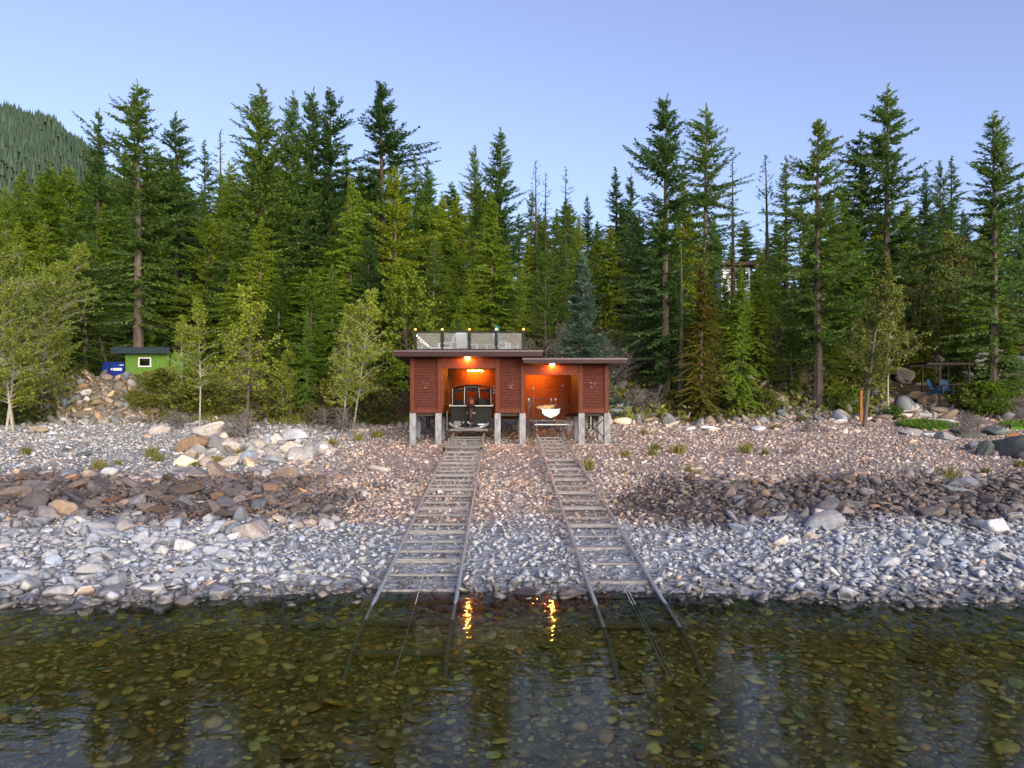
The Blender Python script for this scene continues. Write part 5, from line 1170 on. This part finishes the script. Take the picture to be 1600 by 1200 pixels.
simple('step_stone', (.52, .50, .49), .85, var=.2)
STEP = [([(1440, 664), (1490, 666), (1492, 659), (1450, 657)], 'pale flat step stone at the back of the lawn'), ([(1430, 652), (1466, 655), (1466, 649), (1434, 648)], 'pale step stone in the middle of the garden path'), ([(1405, 637), (1438, 640), (1436, 634), (1408, 633)], 'pale step stone at the top of the garden path'), ([(1420, 643), (1442, 645), (1440, 641), (1422, 640)], 'small pale step stone in the upper garden path')]
for pts, lb in STEP:
    G = [onground(*p) for p in pts]; c = sum(G, Vector()) / 4; s = MB(c).add([g + Vector((0, 0, .12)) for g in G] + [g - Vector((0, 0, .3)) for g in G], [(0, 1, 2, 3)] + [(i, i + 4, (i + 1) % 4 + 4, (i + 1) % 4) for i in range(4)])
    o = s.build('step_stone', 'step_stone', None, .05); o.location = c; tag(o, lb, 'stone')
# ledge slab at the right edge
for k_, (px_, w_, m_) in enumerate(((1556, .75, 1), (1590, .95, 8), (1625, .8, 4))):
    p = onground(px_, 712 + k_ * 3); boulder((p.x, p.y + .4, p.z + .15), w_, (.1 * k_, .15 - .1 * k_, 2.1 * k_), ((.085, .095, .10), (.07, .08, .085), (.10, .10, .10))[k_], ('left end block', 'long middle block', 'block cut by the frame')[k_] + ' of the dark stone ledge at the right edge', 'dark stone ledge at the right edge', 'ledge', 'stone_ledge', HIGH[m_], (1.15, .9, 1.5))
p = onground(1596, 700); boulder((p.x + .2, p.y + .3, p.z + .3), .8, (.05, .08, .3), (.20, .10, .055), 'rusty brown stone slab above the ledge', None, 'slab', 'stone_slab', HIGH[9], (1.2, .8, 1.7))
# rock face
for i, (px, py, w_, hr, c, lb) in enumerate([(1545, 660, 62, 1.35, (.30, .31, .35), 'pale grey rock face left part above the right garden'), (1588, 655, 66, 1.3, (.34, .36, .42), 'pale bluish rock face at the right edge'), (1510, 640, 40, 1.2, (.16, .15, .15), 'dark rock outcrop behind the pergola'), (1405, 615, 44, 1.1, (.22, .19, .17), 'brown-grey outcrop left of the pergola among trees'), (1460, 600, 40, 1.2, (.24, .19, .14), 'tan outcrop directly behind the pergola posts')]):
    d = 49.0 + i * .3; s_ = w_ / 2 * d / F * .85; boulder((XX(px, d), d, float(gz(XX(px, d), d)) + s_ * .4 + (.9 if i < 2 else .3)), s_, (.3, .2, i * 1.7), c, lb, cat='rock face', name='rock_outcrop', mesh=HIGH[(i * 3) % 14], sc=(1, .8, hr * 1.5))
# orange post
p = onground(1345, 659); o = thing('wooden_post', p, 'orange-brown wooden post beside the leaning aspen', 'post'); MB().box(-.07, .07, -.07, .07, -.1, 1.95).build('pole', 'post_orange', o, .012); MB().box(-.09, .09, -.09, .09, 1.951, 1.99).build('cap', 'post_orange', o)
# pergola
pd = 45.5; gx = lambda px: XX(px, pd); pz = lambda py: CH + (PY0 - py) * pd / F
g0 = Vector((gx(1485), pd, pz(620))); pg = thing('pergola', g0, 'dark open pergola frame among the rocks of the right garden', 'pergola')
for px, y in ((1468, pd), (1514, pd), (1470, pd + 2), (1512, pd + 2)): MB(g0).box(gx(px) - .05, gx(px) + .05, y - .05, y + .05, pz(632), pz(570)).build('post', 'pergola_wood', pg)
for y in (pd, pd + 2): MB(g0).box(gx(1448), gx(1520), y - .05, y + .05, pz(570) + .002, pz(566.5)).build('beam', 'pergola_wood', pg)
for k in range(9): MB(g0).box(gx(1450 + k * 8.4), gx(1450 + k * 8.4) + .05, pd - .3, pd + 2.3, pz(566.4), pz(564.5)).build('rafter', 'pergola_wood', pg)
MB(g0).bar((gx(1468), pd - .03, pz(580)), (gx(1460), pd - .03, pz(571)), .05).build('knee_brace', 'pergola_wood', pg)
t0 = Vector((gx(1490), pd + .3, pz(620))); tb = thing('bar_table', t0, 'long dark bar table under the pergola', 'table'); MB(t0).box(gx(1471), gx(1511), pd + .1, pd + .7, pz(601.5), pz(599.8)).build('tabletop', 'pergola_wood', tb)
for px in (1474, 1508): MB(t0).box(gx(px) - .04, gx(px) + .04, pd + .35, pd + .45, pz(626), pz(601.6)).build('leg', 'pergola_wood', tb)
t = adirondack(1461, pd - .2, R(35), 'light blue chair at the left end under the pergola', 'blue_paint'); t.location.z = pz(617); t['group'] = 'blue chairs under the pergola'
t = adirondack(1478, pd - .1, R(-10), 'blue chair beside the pergola table legs', 'blue_paint'); t.location.z = pz(617); t['group'] = 'blue chairs under the pergola'
# driftwood
def log(px0, py0, px1, py1, r_, label, mat='drift_wood'):
    a, b_ = onground(px0, py0), onground(px1, py1); r_ *= 1; a.z += r_ * .8; b_.z += r_ * .8; m_ = (a + b_) / 2
    o = MB(m_).tube([a, a + (b_ - a) * .3 + Vector((0, .05, .02)), a + (b_ - a) * .7 + Vector((0, -.04, 0)), b_], [r_ * .8, r_, r_ * .95, r_ * .7], 9).build('driftwood_log', mat, None, 0, True); o.location = m_; tag(o, label, 'log')
log(1041, 669, 1063, 660, .10, 'white driftwood log slanting on the gravel right of the boathouse'); log(573, 734, 607, 738, .10, 'bleached driftwood log alone on the gravel left of the rails')
log(1115, 650, 1150, 642, .14, 'grey fallen log under the rust cedar', 'bark_grey'); log(1190, 637, 1270, 626, .07, 'thin fallen pole lying behind the grey trunk', 'bark_grey'); log(262, 788, 325, 785, .03, 'thin pale stick across the dark riprap'); log(1393, 654, 1434, 652, .16, 'pale weathered log above the lawn')
# white house up the hill
hd = 68.0; wx = lambda px: XX(px, hd); wz = lambda py: CH + (PY0 - py) * hd / F
h0 = Vector((wx(1145), hd, float(gz(wx(1145), hd)))); hh = thing('hill_house', h0, 'white house with a flat brown roof among trees on the hill', 'house')
MB(h0).box(wx(1127), wx(1172), hd, hd + 7, h0.z - 1, wz(417)).build('wall', 'house_white', hh); MB(h0).box(wx(1122), wx(1178), hd - .9, hd + 7.6, wz(416.9), wz(412.5)).build('roof', 'house_roof', hh)
for a, b_, c, e in ((1128, 1144, 437, 424), (1148, 1155, 436, 424), (1163, 1169, 437, 424)):
    f = MB(h0).box(wx(a), wx(b_), hd - .06, hd - .002, wz(c), wz(e)).build('window', 'dark_metal', hh); MB(h0).box(wx(a) + .08, wx(b_) - .08, hd - .075, hd - .062, wz(c) + .08, wz(e) - .08).build('pane', 'window_glass', f)
# raised deck of a cabin at the right edge
cd = 53.0; cx_ = lambda px: XX(px, cd); cz = lambda py: CH + (PY0 - py) * cd / F
c0 = Vector((cx_(1600), cd, cz(560))); cb_ = thing('cabin_deck', c0, 'raised deck with pale railing panels on brown posts at the right edge', 'deck')
MB(c0).box(cx_(1566), cx_(1660), cd, cd + 4, cz(508), cz(504)).build('deck_floor', 'house_roof', cb_)
for px in (1570, 1592, 1620, 1650): MB(c0).box(cx_(px) - .14, cx_(px) + .14, cd + .1, cd + .38, cz(560), cz(508.1)).build('deck_post', 'post_orange', cb_)
for a, b_ in ((1568, 1580), (1581, 1603), (1604, 1630)): MB(c0).box(cx_(a), cx_(b_), cd + .02, cd + .05, cz(503), cz(490)).build('railing_panel', 'house_white', cb_)
for px in (1580.5, 1603.5, 1567): MB(c0).box(cx_(px) - .03, cx_(px) + .03, cd + .06, cd + .1, cz(503.9), cz(488)).build('railing_post', 'dark_metal', cb_)
MB(c0).box(cx_(1580), cx_(1680), cd + 3.2, cd + 8, cz(504), cz(455)).build('cabin_wall', 'trim_wood', cb_)

# ------------------------------------------------------------------ light, sky, camera
SUN_EL, SUN_AZ = 12.0, 155.0     # azimuth clockwise from +Y (the view direction); behind the camera, low
az, el = R(SUN_AZ), R(SUN_EL)
sv = Vector((math.sin(az) * math.cos(el), math.cos(az) * math.cos(el), math.sin(el)))
L = bpy.data.lights.new('sun', 'SUN'); L.energy = 2.6; L.angle = R(60); L.color = (1.0, .84, .60)
so = bpy.data.objects.new('sun', L); so.rotation_euler = sv.to_track_quat('Z', 'Y').to_euler(); link(so)
wd = bpy.data.worlds.new('World'); scene.world = wd; wd.use_nodes = True; nt = wd.node_tree
sky = nt.nodes.new('ShaderNodeTexSky'); sky.sky_type = 'NISHITA'; sky.sun_disc = False; sky.sun_elevation = el; sky.sun_rotation = az
sky.altitude = 500; sky.air_density = 1.0; sky.dust_density = 3.0; sky.ozone_density = 4.0
bg = nt.nodes['Background']; bg.inputs['Strength'].default_value = .15; hs = nt.nodes.new('ShaderNodeHueSaturation'); hs.inputs['Saturation'].default_value = .78; hs.inputs['Hue'].default_value = .517; hs.inputs['Value'].default_value = 1.02; nt.links.new(sky.outputs[0], hs.inputs['Color']); nt.links.new(hs.outputs[0], bg.inputs['Color'])
cam = bpy.data.cameras.new('camera'); cam.lens = 36 * F / 1600; cam.sensor_width = 36; cam.shift_x = (800 - PX0) / 1600; cam.shift_y = (PY0 - 600) / 1600; cam.clip_end = 5000; cam.clip_start = .1
co = bpy.data.objects.new('camera', cam); co.location = (0, 0, CH); co.rotation_euler = (R(90), 0, 0); link(co); scene.camera = co
scene.view_settings.view_transform = 'Standard'; scene.view_settings.look = 'None'; scene.view_settings.exposure = 1.25; scene.view_settings.gamma = 1
scene.cycles.use_denoising = True; scene.cycles.use_light_tree = False; scene.cycles.max_bounces = 8; scene.cycles.diffuse_bounces = 3; scene.cycles.glossy_bounces = 3; scene.cycles.transparent_max_bounces = 12
scene.cycles.sample_clamp_indirect = 6.0
print('trees', len(BIG) + fill)
